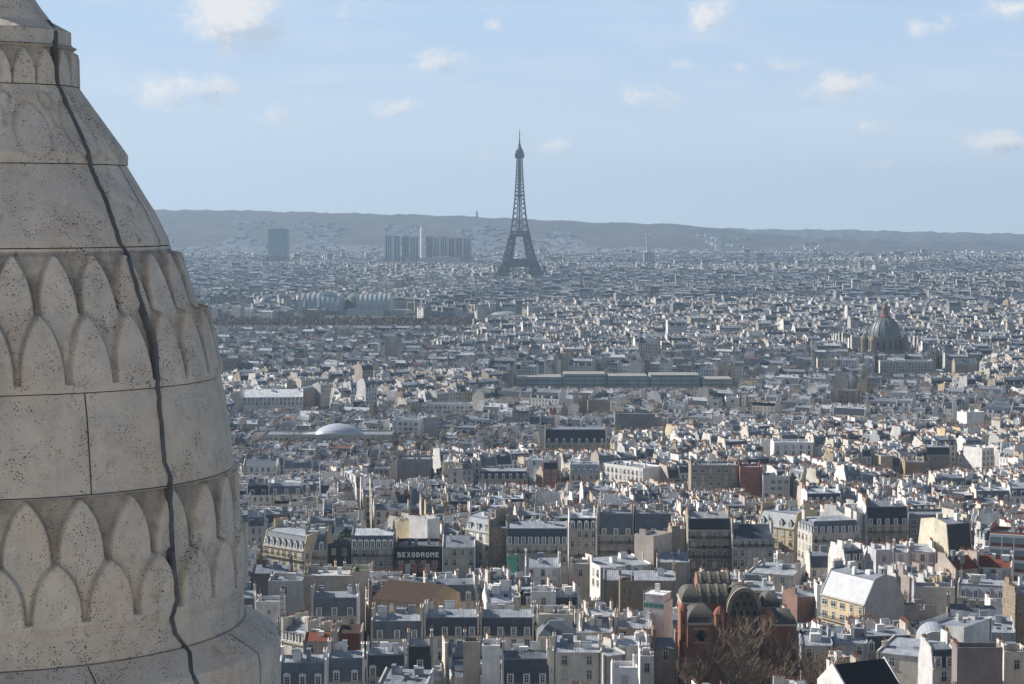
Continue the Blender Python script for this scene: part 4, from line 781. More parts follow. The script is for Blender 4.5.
block('broad dark blue tower block standing apart on the left below the ridge', 268, 288, 229, 6600, 30, 'tower_dark')
block('small pale slab tower right of the lattice tower', 644, 654, 252, 5600, 20, 'tower_pale'); block('very thin pale tower rising behind the small pale slab', 646.5, 649, 235, 6800, 10, 'tower_pale', bands=False)
block('low white slab block at the foot of the tower cluster', 420, 461, 258, 5400, 18, 'tower_pale', bands=False, cat='building')
P = at(422, 262, 5800); t = thing('smoke_stack', (P.x, 5800, gz(P.x, 5800)), 0, 'tall slim white chimney rising in the middle of the tower cluster', 'chimney')
h = at(422, 222, 5800).z-t.location.z; g = G(); g.tube((0,0,0), (0,0,h*.88), 6, 5, 10, 'white_sheet'); part('shaft', g, t); g = G(); g.tube((0,0,h*.88), (0,0,h), 2.6, 2, 8, 'tower_pale'); part('flue_tip', g, t)
# ---------------------------------------------------------------- great exhibition palace with glass vaults
def vault(g, x0, x1, r, zc, m, rise=None, n=14, ribs=None):
    rise = rise or r
    P = [(-r*math.cos(math.pi*i/n), zc+rise*math.sin(math.pi*i/n)) for i in range(n+1)]
    for (ya, za), (yb, zb) in zip(P, P[1:]): g.face([(x0, ya, za), (x1, ya, za), (x1, yb, zb), (x0, yb, zb)], m)
    for X in (x0, x1): g.face([(X, y, z) for y, z in P], m)
pY = 3150; P = at(345, 322, pY); gp = thing('exhibition_palace', (P.x, pY, P.z-14), R(-6), 'exhibition palace with two ribbed glass vaults and a domed crossing behind bare trees', 'palace')
u = pY/F
g = G(); g.box(-48*u, 62*u, -10, 50, 0, 32, 'stone_trim', top='lead_grey'); part('wall', g, gp)
g = G(); vault(g, -45*u, -3*u, 26, 32, 'glasshouse', 26); part('glass_vault', g, gp, smooth=False)
g = G()
for k in range(9): 
    x = -45*u+k*5.2*u; n = 12; Pp = [(-26.6*math.cos(math.pi*i/n), 32+26.6*math.sin(math.pi*i/n)) for i in range(n+1)]
    for (a, b_), (c, d) in zip(Pp, Pp[1:]): g.tube((x, a, b_), (x, c, d), .7, .7, 4, 'patina', cap=False)
part('rib', g, gp)
g = G(); vault(g, 14*u, 47*u, 25, 32, 'glasshouse', 25); part('glass_vault', g, gp)
g = G()
for k in range(8):
    x = 14*u+k*4.7*u; n = 12; Pp = [(-25.7*math.cos(math.pi*i/n), 32+25.7*math.sin(math.pi*i/n)) for i in range(n+1)]
    for (a, b_), (c, d) in zip(Pp, Pp[1:]): g.tube((x, a, b_), (x, c, d), .7, .7, 4, 'patina', cap=False)
part('rib', g, gp)
g = G(); g.rev([(11*u*1.1, 32), (11*u, 44), (9*u, 52), (5*u, 57), (2*u, 59), (2*u, 64), (1*u, 66), (.3*u, 72), (.01, 78)], 24, 'patina', cx=8*u, cy=30); part('dome', g, gp)
c0 = -14*u; n = 16; q = [(c0-12*u*math.cos(math.pi*i/n), 36+16*u*math.sin(math.pi*i/n)) for i in range(n+1)]
for (a, b_), (c_, d_) in zip(q, q[1:]): g.face([(a, 30, b_), (a, -14, b_), (c_, -14, d_), (c_, 30, d_)], 'glasshouse')
g.face([(a, -14, b_) for a, b_ in q], 'pale_glass'); g.box(c0-12.5*u, c0+12.5*u, -13.9, -10.3, 0, 36.2, 'stone_trim'); part('entrance_vault', g, gp)
g = G(); q2 = [(c0-12.9*u*math.cos(math.pi*i/n), 36+17*u*math.sin(math.pi*i/n)) for i in range(n+1)]
for (a, b_), (c_, d_), (e_, f_), (h_, i_) in zip(q, q[1:], q2, q2[1:]): g.face([(a, -14.6, b_), (e_, -14.6, f_), (h_, -14.6, i_), (c_, -14.6, d_)], 'white_sheet')
part('arch_moulding', g, gp)
g = G(); g.box(5*u, 42*u, -26, -10.2, 0, 35, 'stone_trim', top='white_sheet'); part('white_roofed_wing', g, gp)
g = G(); g.box(42*u, 68*u, -20, -10.4, 0, 24, 'stone_trim', top='white_sheet'); part('white_roofed_wing', g, gp)
g = G()
for k in range(24): x = -47*u+k*4.5*u; g.box(x, x+2, -10.9, -10.01, 3, 20, 'tower_dark')
part('colonnade', g, gp)
PROT.append((296, 415, 318, pY)); PROT.append((190, 470, 326, 2665))
def small_dome(label, px, py_top, py_base, Y, rpx, m, drum='stone_trim', name='dome_pavilion'):
    r = rpx*Y/F; P = at(px, py_base, Y); T = at(px, py_top, Y).z-P.z; zb = P.z-gz(P.x, Y)+2; o = thing(name, (P.x, Y, P.z-zb), 0, label, 'domed building')
    g = G(); g.rev([(r*1.05, 0), (r*1.05, zb)], 20, drum); g.rev([(r*1.12, zb), (0, zb)], 20, drum); part('drum', g, o)
    g = G(); n = 7; dh = T*.78; g.rev([(r*math.cos(math.pi/2*i/n), zb+dh*math.sin(math.pi/2*i/n)) for i in range(n)]+[(r*.10, zb+dh)], 20, m); part('dome', g, o, smooth=True)
    g = G(); g.rev([(r*.14, zb+dh*.97), (r*.12, zb+T*.92), (.01, zb+T)], 8, m); part('lantern', g, o); PROT.append((px-rpx, px+rpx, py_base, Y))
small_dome('small dark dome left of the exhibition palace, taller of the pair', 265, 295, 303, 3300, 6, 'lead_grey'); small_dome('small dark dome nearest the stone turret, left of the exhibition palace', 247, 298, 304, 3350, 4.5, 'lead_grey')
small_dome('broad green copper roofed rotunda below the lattice tower', 504, 309, 317, 3150, 16, 'patina'); small_dome('tiny silver dome among roofs left of centre', 389, 354, 358, 2250, 3.4, 'steel_skin')
small_dome('small pale dome with a round white cap, at the foot of the lattice tower', 506, 281, 287, 4000, 5, 'lead_grey')
# twin spired church in front of the palace
cY = 2950; P = at(312, 325, cY); ch = thing('twin_spired_church', (P.x, cY, gz(P.x, cY)), 0, 'reddish stone church with two short spires in front of the exhibition palace', 'church'); u = cY/F; hh = at(312, 307, cY).z-ch.location.z
g = G(); g.box(-9*u, 12*u, 0, 30, 0, hh*.8, 'tower_tan', top='lead_grey'); part('wall', g, ch)
for x, tp in ((-6, 291), (8, 296)):
    ht = at(312, tp, cY).z-ch.location.z; g = G(); g.box((x-2)*u, (x+2)*u, -6, -.1, 0, hh, 'tower_tan'); tw = part('bell_tower', g, ch)
    g = G(); g.rev([(2.4*u, hh), (1.2*u, hh+(ht-hh)*.45), (.01, ht)], 8, 'lead_grey', cx=x*u, cy=-3); part('spire', g, tw)
PROT.append((302, 326, 320, cY))
# ---------------------------------------------------------------- great domed church on the right
dY = 2130; P = at(884.5, 355, dY); dc = thing('domed_church', (P.x, dY, P.z-4), R(10), 'great church with ribbed grey dome, reddish lantern and four small turrets', 'church'); u = dY/F
flat('dome_grey', (.13,.15,.17), .5, .5, .15, .2); flat('lantern_red', (.21,.10,.08), .7, .3, .15, .3)
zz = lambda py: at(884.5, py, dY).z-(P.z-4)
g = G(); g.rev([(19*u, 0), (19*u, zz(353)), (17*u, zz(352)), (16.2*u, zz(350)), (16.2*u, zz(338)), (17*u, zz(337.5)), (17*u, zz(336))], 24, 'worn_trim'); dr = part('drum', g, dc)
for k in range(16):
    a = 2*math.pi*k/16; g = G(); g.box(-.95*u, .95*u, -.3, .3, zz(349), zz(340), 'cupboard_dark'); part('arched_window', g, dr, loc=(16.25*u*math.cos(a), 16.25*u*math.sin(a), 0), rz=a+math.pi/2)
g = G(); n = 10; dh = zz(316.5)-zz(336); prof = [(15.4*u*math.cos(math.pi/2*i/n*.93), zz(336)+dh*math.sin(math.pi/2*i/n*.93)) for i in range(n+1)]; g.rev(prof, 32, 'dome_grey'); dm = part('dome', g, dc)
for k in range(16):
    a = 2*math.pi*k/16; g = G()
    for (r0, z0), (r1, z1) in zip(prof, prof[1:]): g.tube(((r0+.1)*math.cos(a), (r0+.1)*math.sin(a), z0), ((r1+.1)*math.cos(a), (r1+.1)*math.sin(a), z1), .5, .45, 4, 'worn_trim', cap=False)
    part('rib', g, dm)
g = G(); g.rev([(5*u, zz(317.5)), (5*u, zz(316)), (3.2*u, zz(315)), (3.0*u, zz(309)), (3.6*u, zz(308.4)), (2.2*u, zz(306)), (.9*u, zz(303.5)), (.01, zz(300.5))], 12, 'lantern_red'); part('lantern', g, dc)
for sx in (-1, 1):
    for sy in (-1, 1):
        g = G(); g.rev([(3.6*u, 0), (3.6*u, zz(341)), (4.0*u, zz(340.6)), (3.4*u, zz(338)), (1.8*u, zz(335.5)), (.01, zz(333))], 10, 'worn_trim', cx=sx*16.5*u, cy=sy*13*u); part('turret', g, dc)
PROT.append((862, 907, 353, dY)); LANDMARKS.append((884, 335, 'the great grey dome'))
# ---------------------------------------------------------------- red brick church with bare trees
bY = 470; P = at(740, 650, bY); bc = thing('brick_church', (P.x, bY, 48), 0, 'dark red brick church with rounded lead vaults and a pierced stone gable behind bare trees', 'church'); u = bY/F
zz = lambda py: at(740, py, bY).z-48; X = lambda px: (px-740)*u
flat('vault_lead', (.085,.08,.065), .6, .4, .3, .7); flat('gable_stone', (.13,.105,.08), .9, .2, .3, .8); flat('pinkish_brick', (.27,.125,.085), .9, .1, .2, 1.5)
def barrel(g, xa, xb, ya, yb, zs, rise, m, axis='y', n=14, ribs=0):
    c, r = (xa+xb)/2, abs(xb-xa)/2
    if axis == 'y':
        q = [(c-r*math.cos(math.pi*i/n), zs+rise*math.sin(math.pi*i/n)) for i in range(n+1)]
        for (a, b_), (c_, d_) in zip(q, q[1:]): g.face([(a, yb, b_), (a, ya, b_), (c_, ya, d_), (c_, yb, d_)], m)
        for y in (ya, yb): g.face([(a, y, b_) for a, b_ in q], m)
g = G(); g.box(X(731), X(762), 1, 16, 0, zz(616), 'brick'); part('nave_wall', g, bc)
g = G(); barrel(g, X(731)-.3, X(762)+.3, .9, 16.5, zz(616), (616-594)*u, 'vault_lead'); nv = part('nave_vault', g, bc, smooth=False)
for k in range(3):
    g = G(); y = 2.5+k*5.2; c, r = (X(731)+X(762))/2, (X(762)-X(731))/2+.42; q = [(c-r*math.cos(math.pi*i/14), zz(616)+((616-594)*u+.16)*math.sin(math.pi*i/14)) for i in range(15)]
    for (a, b_), (c_, d_) in zip(q, q[1:]): g.face([(a, y+.9, b_), (a, y, b_), (c_, y, d_), (c_, y+.9, d_)], 'gable_stone')
    part('vault_rib', g, nv)
# long transept vaults stepping back to the left
for (xa, xb, yc_, r_, pz) in ((700, 733, 13.5, 4.6, 612), (704, 739, 22.5, 4.6, 606)):
    g = G(); zc_ = zz(pz); q = [(yc_-r_*math.cos(math.pi*i/12), zc_+r_*.85*math.sin(math.pi*i/12)) for i in range(13)]
    for (a, b_), (c_, d_) in zip(q, q[1:]): g.face([(X(xa), a, b_), (X(xb), a, b_), (X(xb), c_, d_), (X(xa), c_, d_)], 'vault_lead')
    for xx in (X(xa), X(xb)): g.face([(xx, a, b_) for a, b_ in q], 'brick')
    tv = part('transept_vault', g, bc); g = G(); g.box(X(xa)+.1, X(xb)-.1, yc_-r_+.05, yc_+r_-.05, 0, zc_, 'brick'); part('transept_wall', g, tv)
    for k in range(4):
        g = G(); x = X(xa)+.4+k*(X(xb)-X(xa)-1.4)/3
        for (a, b_), (c_, d_) in zip(q, q[1:]): g.face([(x, a+(a-yc_)*.03, b_+.14), (x+.6, a+(a-yc_)*.03, b_+.14), (x+.6, c_+(c_-yc_)*.03, d_+.14), (x, c_+(c_-yc_)*.03, d_+.14)], 'worn_trim')
        part('vault_rib', g, tv)
# pierced gable
gz0 = zz(624); c = X(744); r = (760-728)/2*u; rise = (624-589)*u
out = [(c-r, 0), (c+r, 0), (c+r, zz(612))] + [(c+r*math.cos(math.pi*i/16), zz(612)+(612-588.5)*u*math.sin(math.pi*i/16)) for i in range(1, 16)] + [(c-r, zz(612))]
g = G(); g.prism(out, -.2, .88, 'gable_stone'); gb = part('gable_wall', g, bc)
g = G()
for i in range(16):
    a, b_ = math.pi*i/16, math.pi*(i+1)/16; R1, R2 = r+.45, r-.5
    q = [(c+R1*math.cos(a), zz(612)+((612-588.5)*u+.45)*math.sin(a)), (c+R1*math.cos(b_), zz(612)+((612-588.5)*u+.45)*math.sin(b_)), (c+R2*math.cos(b_), zz(612)+((612-588.5)*u-.5)*math.sin(b_)), (c+R2*math.cos(a), zz(612)+((612-588.5)*u-.5)*math.sin(a))]
    g.face([(x, -.75, z) for x, z in q], 'worn_trim'); g.face([(q[1][0], -.75, q[1][1]), (q[0][0], -.75, q[0][1]), (q[0][0], -.2, q[0][1]), (q[1][0], -.2, q[1][1])], 'stone_trim'); g.face([(q[3][0], -.75, q[3][1]), (q[2][0], -.75, q[2][1]), (q[2][0], -.2, q[2][1]), (q[3][0], -.2, q[3][1])], 'stone_trim')
part('gable_arch', g, bc)
for row, (py, cnt, hs) in enumerate(((621, 5, 1.9), (612, 4, 1.8), (603.5, 3, 1.6), (596, 2, 1.3))):
    for k in range(cnt):
        g = G(); wd = .62; x = c+(k-(cnt-1)/2)*1.55; z = zz(py)
        q = [(x-wd, z-hs/2), (x+wd, z-hs/2), (x+wd, z+hs*.15), (x, z+hs*.62), (x-wd, z+hs*.15)]; g.prism(q, -.42, -.203, 'worn_trim', 'worn_trim')
        q = [(x-wd*.72, z-hs*.42), (x+wd*.72, z-hs*.42), (x+wd*.72, z+hs*.1), (x, z+hs*.46), (x-wd*.72, z+hs*.1)]; g.prism(q, -.45, -.423, 'cupboard_dark'); part('tracery_window', g, gb)
def cubic(xa, xb, ya, yb, pyt, rise, nm):
    g = G(); g.box(X(xa), X(xb), ya, yb, 0, zz(pyt), 'brick'); o = part(nm, g, bc)
    g = G(); g.box(X(xa)-.25, X(xb)+.25, ya-.25, yb+.25, zz(pyt)-.002, zz(pyt)+.45, 'stone_trim', bottom=True); part('cornice', g, o)
    g = G(); n = 8; cx_, cy_ = (X(xa)+X(xb))/2, (ya+yb)/2; rr = (X(xb)-X(xa))/2; ry = (yb-ya)/2; z0 = zz(pyt)+.45
    lv = [[(cx_+sx*rr*math.cos(math.pi/2*i/n), cy_+sy*ry*math.cos(math.pi/2*i/n), z0+rise*math.sin(math.pi/2*i/n)) for sx, sy in ((-1,-1),(1,-1),(1,1),(-1,1))] for i in range(n)]
    for A_, B_ in zip(lv, lv[1:]):
        for k in range(4): j = (k+1) % 4; g.face([A_[k], A_[j], B_[j], B_[k]], 'vault_lead')
    g.face(lv[-1], 'vault_lead'); part('square_dome', g, o); return o
o = cubic(686, 715, -2, 8, 623, 3.4, 'side_chapel'); cubic(684, 706, 9, 20, 612, 3.2, 'side_chapel'); cubic(772, 797, 0, 9, 626, 2.8, 'side_chapel'); cubic(768, 786, 9.5, 18, 617, 3.0, 'side_chapel')
g = G(); xc_, zc_ = X(700), zz(634)
for dx_, dz_ in ((-.65,0),(.65,0),(0,.65),(0,-.65)): g.tube((xc_+dx_, -2.12, zc_+dz_), (xc_+dx_, -2.003, zc_+dz_), .72, .72, 12, 'cupboard_dark')
g.box(xc_-1.7, xc_+1.7, -2.08, -2.002, zc_-1.7, zc_-1.5, 'stone_trim'); g.box(xc_-1.7, xc_+1.7, -2.08, -2.002, zc_+1.5, zc_+1.7, 'stone_trim'); part('quatrefoil_window', g, bc)
for px, tp, rr in ((681.5, 601, .9), (718, 604, 1.25), (767, 606, 1.25), (727, 612, .8)):
    g = G(); h = zz(tp+9); g.rev([(rr, 0), (rr, h), (rr*1.15, h+.05), (rr*1.15, h+.4), (rr*1.0, h+.9), (rr*.7, h+1.5), (rr*.3, h+1.9), (.01, zz(tp))], 8, 'pinkish_brick', cx=X(px), cy=-2.2); bt = part('buttress', g, bc)
    for k in range(3):
        g = G(); z = h-1.6-k*4.2; g.box(X(px)-.2, X(px)+.2, -2.35-rr, -2.2-rr*.9, z-.9, z+.6, 'cupboard_dark'); part('slit_window', g, bt)
g = G(); g.box(X(686.5), X(729), -3.4, -2.01, 0, zz(657), 'brick', top='vault_lead'); part('porch', g, bc)
for k in range(5):
    g = G(); x = X(730)+k*1.95; g.box(x, x+.9, -.5, -.21, zz(650), zz(632), 'cupboard_dark'); part('nave_window', g, bc)
PROT.append((678, 800, 690, bY)); FOOT.append((P.x, bY+10, 31, 30, 0)); LANDMARKS.append((740, 615, 'the red brick church'))
def occbox(x0, x1, y0, y1, z0, z1):
    g = G(); g.box(x0, x1, y0, y1, z0, z1, 'brick'); occ(g, Matrix.Translation(bc.location))
occbox(X(686), X(797), 0, 18, 0, zz(620))
# scaffolded house
sY = 492; P = at(664, 595, sY); sc_r = thing('scaffolded_house', (P.x-1, sY+5, 46), R(-24), 'house wrapped in white scaffold netting with a turquoise band, left of the brick church', 'building'); zt = at(664, 595, sY).z-46
g = G(); g.box(-3.4, 3.4, -4.4, 4.4, 0, zt-.6, 'plaster'); part('wall', g, sc_r, WHITE)
g = G(); g.box(-3.9, 3.9, -5, -4.95, 0, zt-2.2, 'white_sheet'); g.box(-3.95, -3.9, -4.95, 5, 0, zt-2.2, 'white_sheet'); g.box(3.9, 3.95, -4.95, 5, 0, zt-2.2, 'white_sheet'); nt_ = part('scaffold_net', g, sc_r)
g = G(); g.box(-3.97, 3.97, -5.06, -5.0, zt-3.6, zt-2.2, 'teal_cloth', bottom=True); g.box(-4.02, -3.97, -5.0, 5.02, zt-3.6, zt-2.2, 'teal_cloth', bottom=True); part('turquoise_band', g, sc_r)
g = G()
for k in range(7):
    z = zt-.4-k*2.1
    g.box(-4, 4, -5.16, -5.08, z, z+.1, 'frame_white', bottom=True); g.box(-4.1, -4.03, -5.05, 5, z, z+.1, 'frame_white', bottom=True)
for k in range(5): x = -4+k*2; g.box(x-.05, x+.05, -5.2, -5.165, 0, zt+.6, 'frame_white')
for k in range(6): y = -5+k*2; g.box(-4.15, -4.105, y-.05, y+.05, 0, zt+.6, 'frame_white')
part('scaffold_poles', g, sc_r)
g = G(); g.box(-3.6, 3.6, -4.6, 4.6, zt-.59, zt-.3, 'white_sheet', bottom=True); part('roof', g, sc_r, ZW)
g = G(); g.box(-1.4, .4, 0, 1, zt-.29, zt+1.8, 'frame_white'); part('chimney', g, sc_r)
sc_r.scale = (.66, .62, 1); PROT.append((652, 680, 632, sY)); FOOT.append((P.x, sY+5, 8, 10, R(-28))); LANDMARKS.append((664, 612, 'the scaffolded house'))
# free standing pipes and chimneys seen against the roofs
def stack_thing(label, px, pyt, pyb, Y, r, m, seg=8, zb=None):
    P0, P1 = at(px, pyb, Y), at(px, pyt, Y); o = thing('tall_chimney', (P0.x, Y, (zb if zb is not None else gz(P0.x, Y))), 0, label, 'chimney'); h = P1.z-o.location.z
    g = G(); g.box(-r, r, -r, r, 0, h, m); part('shaft', g, o, CREAM)
    g = G()
    for k in range(int(h/1.4)): g.box(-r-.05, r+.05, -r-.05, r+.05, h-.9-k*1.4, h-.8-k*1.4, 'iron', bottom=True)
    part('iron_band', g, o); g = G(); g.tube((0,0,h), (0,0,h+.8), r*.7, r*.6, 8, 'pot'); part('pot', g, o); PROT.append((px-3, px+3, pyb, Y))
stack_thing('free standing cream chimney shaft with iron bands, beside the pale grey rear wall', 282.5, 589, 627, 505, .52, 'plaster')
# ---------------------------------------------------------------- ground, one sheet out past the hills
ys = [-400,-200,-60,0,60,180,300,340,380,415,450,500,550,600,660,730,800,900,1000,1150,1300,1600,2000,2500,3000,4000,5000,6000,6400]+[6600+150*i for i in range(20)]+[9600+200*i for i in range(16)]+[13000,14000]
nx = 261; V = []; 
for y in ys:
    hw = max(300, .42*y+260)
    for i in range(nx): x = -hw+2*hw*i/(nx-1); V.append((x, y, gz(x, y)+(3.2*math.sin(x/37+y)+2.6*math.sin(x/15.0-y*.7) if y > 8800 else 0)))
Fq = [(j*nx+i, j*nx+i+1, (j+1)*nx+i+1, (j+1)*nx+i) for j in range(len(ys)-1) for i in range(nx-1)]
b = NB('terrain', .95, .1); p = b.pos(); sp_ = b.n('ShaderNodeSeparateXYZ', {0: p})
far = b.rng(sp_.outputs[1], 6600.0, 7400.0)
town = b.mix(b.noise(.08, p, 4), (.06,.06,.06), (.13,.125,.115))
wood = b.mix(b.rng(b.noise(.012, p, 8, .7), .38, .62), (.07,.07,.072), (.125,.12,.115))
b.col(b.mix(far, town, wood))
me = bpy.data.meshes.new('ground'); me.from_pydata(V, [], Fq); me.materials.append(MATS['terrain']); tag(link('ground', me), kind='structure')
# ---------------------------------------------------------------- city plan: districts with their own street grid, blocks of party-walled houses
prng = random.Random(12)
def obb_hit(f, x, y, r):
    cx, cy, w, d, yw = f; dx_, dy_ = x-cx, y-cy; c, s = math.cos(-yw), math.sin(-yw); lx, ly = c*dx_-s*dy_, s*dx_+c*dy_
    return abs(lx) < w/2+r and abs(ly) < d/2+r
SEEDS = []; gs = 380.0; SG = {}
for j in range(0, 26):
    for i in range(-13, 14):
        sx = (i+prng.uniform(.15, .85))*gs; sy = 200+(j+prng.uniform(.15, .85))*gs; an = prng.gauss(0, .33)
        if sy < 1000: an = prng.uniform(-.28, .28)
        SG[(i, j)] = (sx, sy, an)
def nearest(x, y):
    i, j = int(math.floor(x/gs)), int(math.floor((y-200)/gs)); best = None
    for a in (i-1, i, i+1):
        for c in (j-1, j, j+1):
            s_ = SG.get((a, c))
            if s_:
                q = (s_[0]-x)**2+(s_[1]-y)**2
                if best is None or q < best[0]: best = (q, s_)
    return best[1] if best else None
PLOTS = []
ymax = 8200
for key, (sx, sy, an) in SG.items():
    c, s = math.cos(an), math.sin(an); far = sy > 2600
    BX, BY, st = (62, 37, 7) if not far else (84, 48, 10)
    nxb, nyb = int(gs*1.1/(BX+st))+1, int(gs*1.1/(BY+st))+1
    for bi in range(-nxb, nxb+1):
        for bj in range(-nyb, nyb+1):
            lx, ly = bi*(BX+st)+prng.uniform(-2, 2), bj*(BY+st); wx, wy = sx+c*lx-s*ly, sy+s*lx+c*ly
            if wy < 385 or wy > ymax or abs(wx) > .25*wy*1.14+60: continue
            if nearest(wx, wy) != (sx, sy, an): continue
            if abs(wx) > .25*wy*1.2+40: continue
            tall = prng.uniform(-1, 1.4)
            def put(px_, py_, w, d, yw, h, inner=False):
                x, y = sx+c*(lx+px_)-s*(ly+py_), sy+s*(lx+px_)+c*(ly+py_); PLOTS.append([x, y, w, d, an+yw, h, inner])
            for (yy, yw) in ((-BY/2+5.3, 0), (BY/2-5.3, math.pi)):
                x = -BX/2
                while x < BX/2-5:
                    w = min(prng.choice((6, 7, 9, 11, 14) if wy < 1200 else (9, 11, 14, 18, 22) if not far else (10, 12, 16, 22)), BX/2-x)
                    if prng.random() > .03: put(x+w/2, yy+prng.uniform(-.5, .5), w, 10.5, yw, 17+tall+prng.choice((-5, -3, 0, 0, 0, 0, 1, 2))+prng.uniform(-.7, .7)+(prng.uniform(5, 14) if prng.random() < .012 and wy > 1200 else 0))
                    x += w
            for (xx, yw) in ((-BX/2+5.5, -math.pi/2), (BX/2-5.5, math.pi/2)):
                y = -BY/2+10.8
                while y < BY/2-14:
                    w = min(prng.choice((9, 11)), BY/2-10.7-y); put(xx, y+w/2, w, 11, yw, 17+tall+prng.choice((-4, -2, 0, 0, 1))+prng.uniform(-.8, .8)); y += w
            for k in range(3 if not far else 2):
                put(prng.uniform(-BX*.3, BX*.3), prng.uniform(-3, 3), prng.uniform(7, 12), prng.uniform(6, 9), prng.choice((0, math.pi/2)), prng.uniform(8, 15), True)
# pick what can stand: keep off the hand-placed buildings and out of the sight lines to them
keep = []
cupx = 250
for pl in PLOTS:
    x, y, w, d, yw, h, inner = pl
    if any(obb_hit(f, x, y, max(3.0, min(w, d)*.5)) for f in FOOT if abs(f[1]-y) < 40 and abs(f[0]-x) < 40): continue
    g0 = gz(x, y)
    if y > 6400 : 
        dens = 1-sm(5900, 6700, y)*1.01
        if prng.random() > dens: continue
    if abs(x-at(519,278,4330).x) < 85 and 4250 < y < 4410: continue
    if 2660 < y < 2880 and x < at(500, 320, 2750).x: continue        # planted avenue
    if abs(x-at(345,322,3150).x) < 110 and 3110 < y < 3240: continue
    if abs(x-at(884,355,2130).x) < 30 and 2100 < y < 2165: continue
    if 1775 < y < 1835 and at(508,390,1790).x < x < at(740,390,1790).x: continue
    pr_ = 4.6 if y < 2600 else 4
    ok = True
    hw = (w*abs(math.cos(yw))+d*abs(math.sin(yw)))/2
    xa, xb = proj(x-hw, y, g0+h)[0], proj(x+hw, y, g0+h)[0]
    for (a, b_, vb, Yr) in PROT:
        if y < Yr-1 and xb > a-1 and xa < b_+1:
            yt = proj(x, y-d/2, g0+h+pr_+1.2)[1]
            if yt < vb:
                zmax = at((xa+xb)/2, vb+.5, y).z-(pr_+1.2)
                if zmax-g0 < 3.5: ok = False; break
                h = zmax-g0
    if not ok: continue
    pl[5] = h; keep.append(pl+[xa, xb])
WP = [(CREAM, 4.5), (PALE, 5), (WHITE, 7.5), (BEIGE, 4), (TAN, 1.5), (GREY, 1.5), (PINK, 1.2), (YEL, .8), ((.3,.13,.09), .14)]
def pick(rng, tab):
    t = rng.uniform(0, sum(w_ for _, w_ in tab))
    for v_, w_ in tab:
        t -= w_
        if t <= 0: return v_
    return tab[0][0]
jit = lambda rng, c_, a=.08: tuple(max(.01, k*(1+q)) for k, q in zip(c_, [rng.uniform(-a, a)]*3))
N_HAND = len(NB_ALL)
N_IND = 298-N_HAND
vis = [p_ for p_ in keep if p_[1] > 395 and p_[8] > 248 and p_[7] < 1026]
vis.sort(key=lambda p_: -(min(p_[8], 1024)-max(p_[7], 250))*(F/p_[1])*min(1, p_[5]/14)*(.6 if p_[6] else 1))
# a coarse picture-space test: how much of each candidate's roof is hidden by nearer ones
def top_y(p_): return proj(p_[0], p_[1]+p_[3]/2, gz(p_[0], p_[1])+p_[5]+2.5)[1]
def bot_y(p_): return proj(p_[0], p_[1]-p_[3]/2, gz(p_[0], p_[1])+max(p_[5]-9, 0))[1]
sky_ = np.full(1100, 1e9)
colmin = {}
order = sorted(vis, key=lambda p_: p_[1]); hidden = set(); line = np.full(1200, 760.0)
prot_s = sorted(PROT, key=lambda q: q[3]); pi_ = 0
for p_ in order:
    a, b_ = int(max(0, p_[7])), int(min(1100, p_[8]))+1; t = top_y(p_)
    gap = np.median(line[a:b_]-t)
    if gap < 3: hidden.add(id(p_))
    line[a:b_] = np.minimum(line[a:b_], t+2)
indiv = [p_ for p_ in vis if id(p_) not in hidden and top_y(p_) < 690][:N_IND]
ids = set(id(p_) for p_ in indiv)
print('plots', len(PLOTS), 'kept', len(keep), 'hand', N_HAND, 'individual', len(indiv), 'farthest', max(p_[1] for p_ in indiv))
WNAME = {CREAM: 'cream', PALE: 'pale grey', WHITE: 'white', BEIGE: 'beige', TAN: 'tan', GREY: 'grey', PINK: 'pinkish', YEL: 'yellowish', (.3,.13,.09): 'brick red'}
ORD = ['nearest', 'second', 'third', 'fourth', 'fifth', 'sixth', 'seventh', 'eighth']
specs = []
for k, p_ in enumerate(indiv):
    x, y, w, d, yw, h, inner, xa, xb = p_; rng = random.Random(900+k)
    wc = pick(rng, WP); rf = rng.choices(('mansard', 'gable', 'shed', 'flat', 'hip'), ((5, 4, 1.5, 1.2, .8) if not inner else (.5, 4, 4, 2, 0)))[0]
    red = rng.random() < .05 and rf == 'gable'; dk = rng.choice(('flat', 'arch', 'point')); mc = rng.choice((S1, S2, S3, Z3)); rc = rng.choice((Z1, Z1, Z2, Z3, ZW))
    cl = rng.choice((2, 3, 4, 5, 7)) if rf != 'hip' else 0; nd_ = max(1, int(w/rng.uniform(2.6, 4.2))) if rf in ('mansard', 'hip') else 0
    px_ = (xa+xb)/2; py_ = proj(x, y, gz(x, y)+h)[1]
    lm = min(LANDMARKS, key=lambda L: (L[0]-px_)**2+((L[1]-py_)*1.6)**2); dx_, dy_ = px_-lm[0], py_-lm[1]
    dirn = ('left of' if dx_ < 0 else 'right of') if abs(dx_) > abs(dy_)*1.8 else ('behind' if dy_ < 0 else 'in front of')
    roofw = {'mansard': {S1: 'slate mansard', S2: 'black mansard', S3: 'blue mansard', Z3: 'zinc mansard'}[mc], 'gable': 'red tiled roof' if red else 'ridged zinc roof', 'shed': 'zinc lean-to roof', 'flat': 'flat roof', 'hip': 'hipped slate roof'}[rf]
    typ = 'yard house' if inner else ('narrow house' if w < 10 else ('wide house' if w > 15 else 'house'))
    specs.append(dict(p=p_, wc=wc, rf=rf, red=red, dk=dk, mc=mc, rc=rc, cl=cl, nd=nd_, typ=typ, roofw=roofw, dirn=dirn, lm=lm, dist=math.hypot(dx_, dy_), rng=rng, key=(WNAME[wc], typ, roofw, dirn, lm[2])))
groups = {}
for s_ in specs: groups.setdefault(s_['key'], []).append(s_)
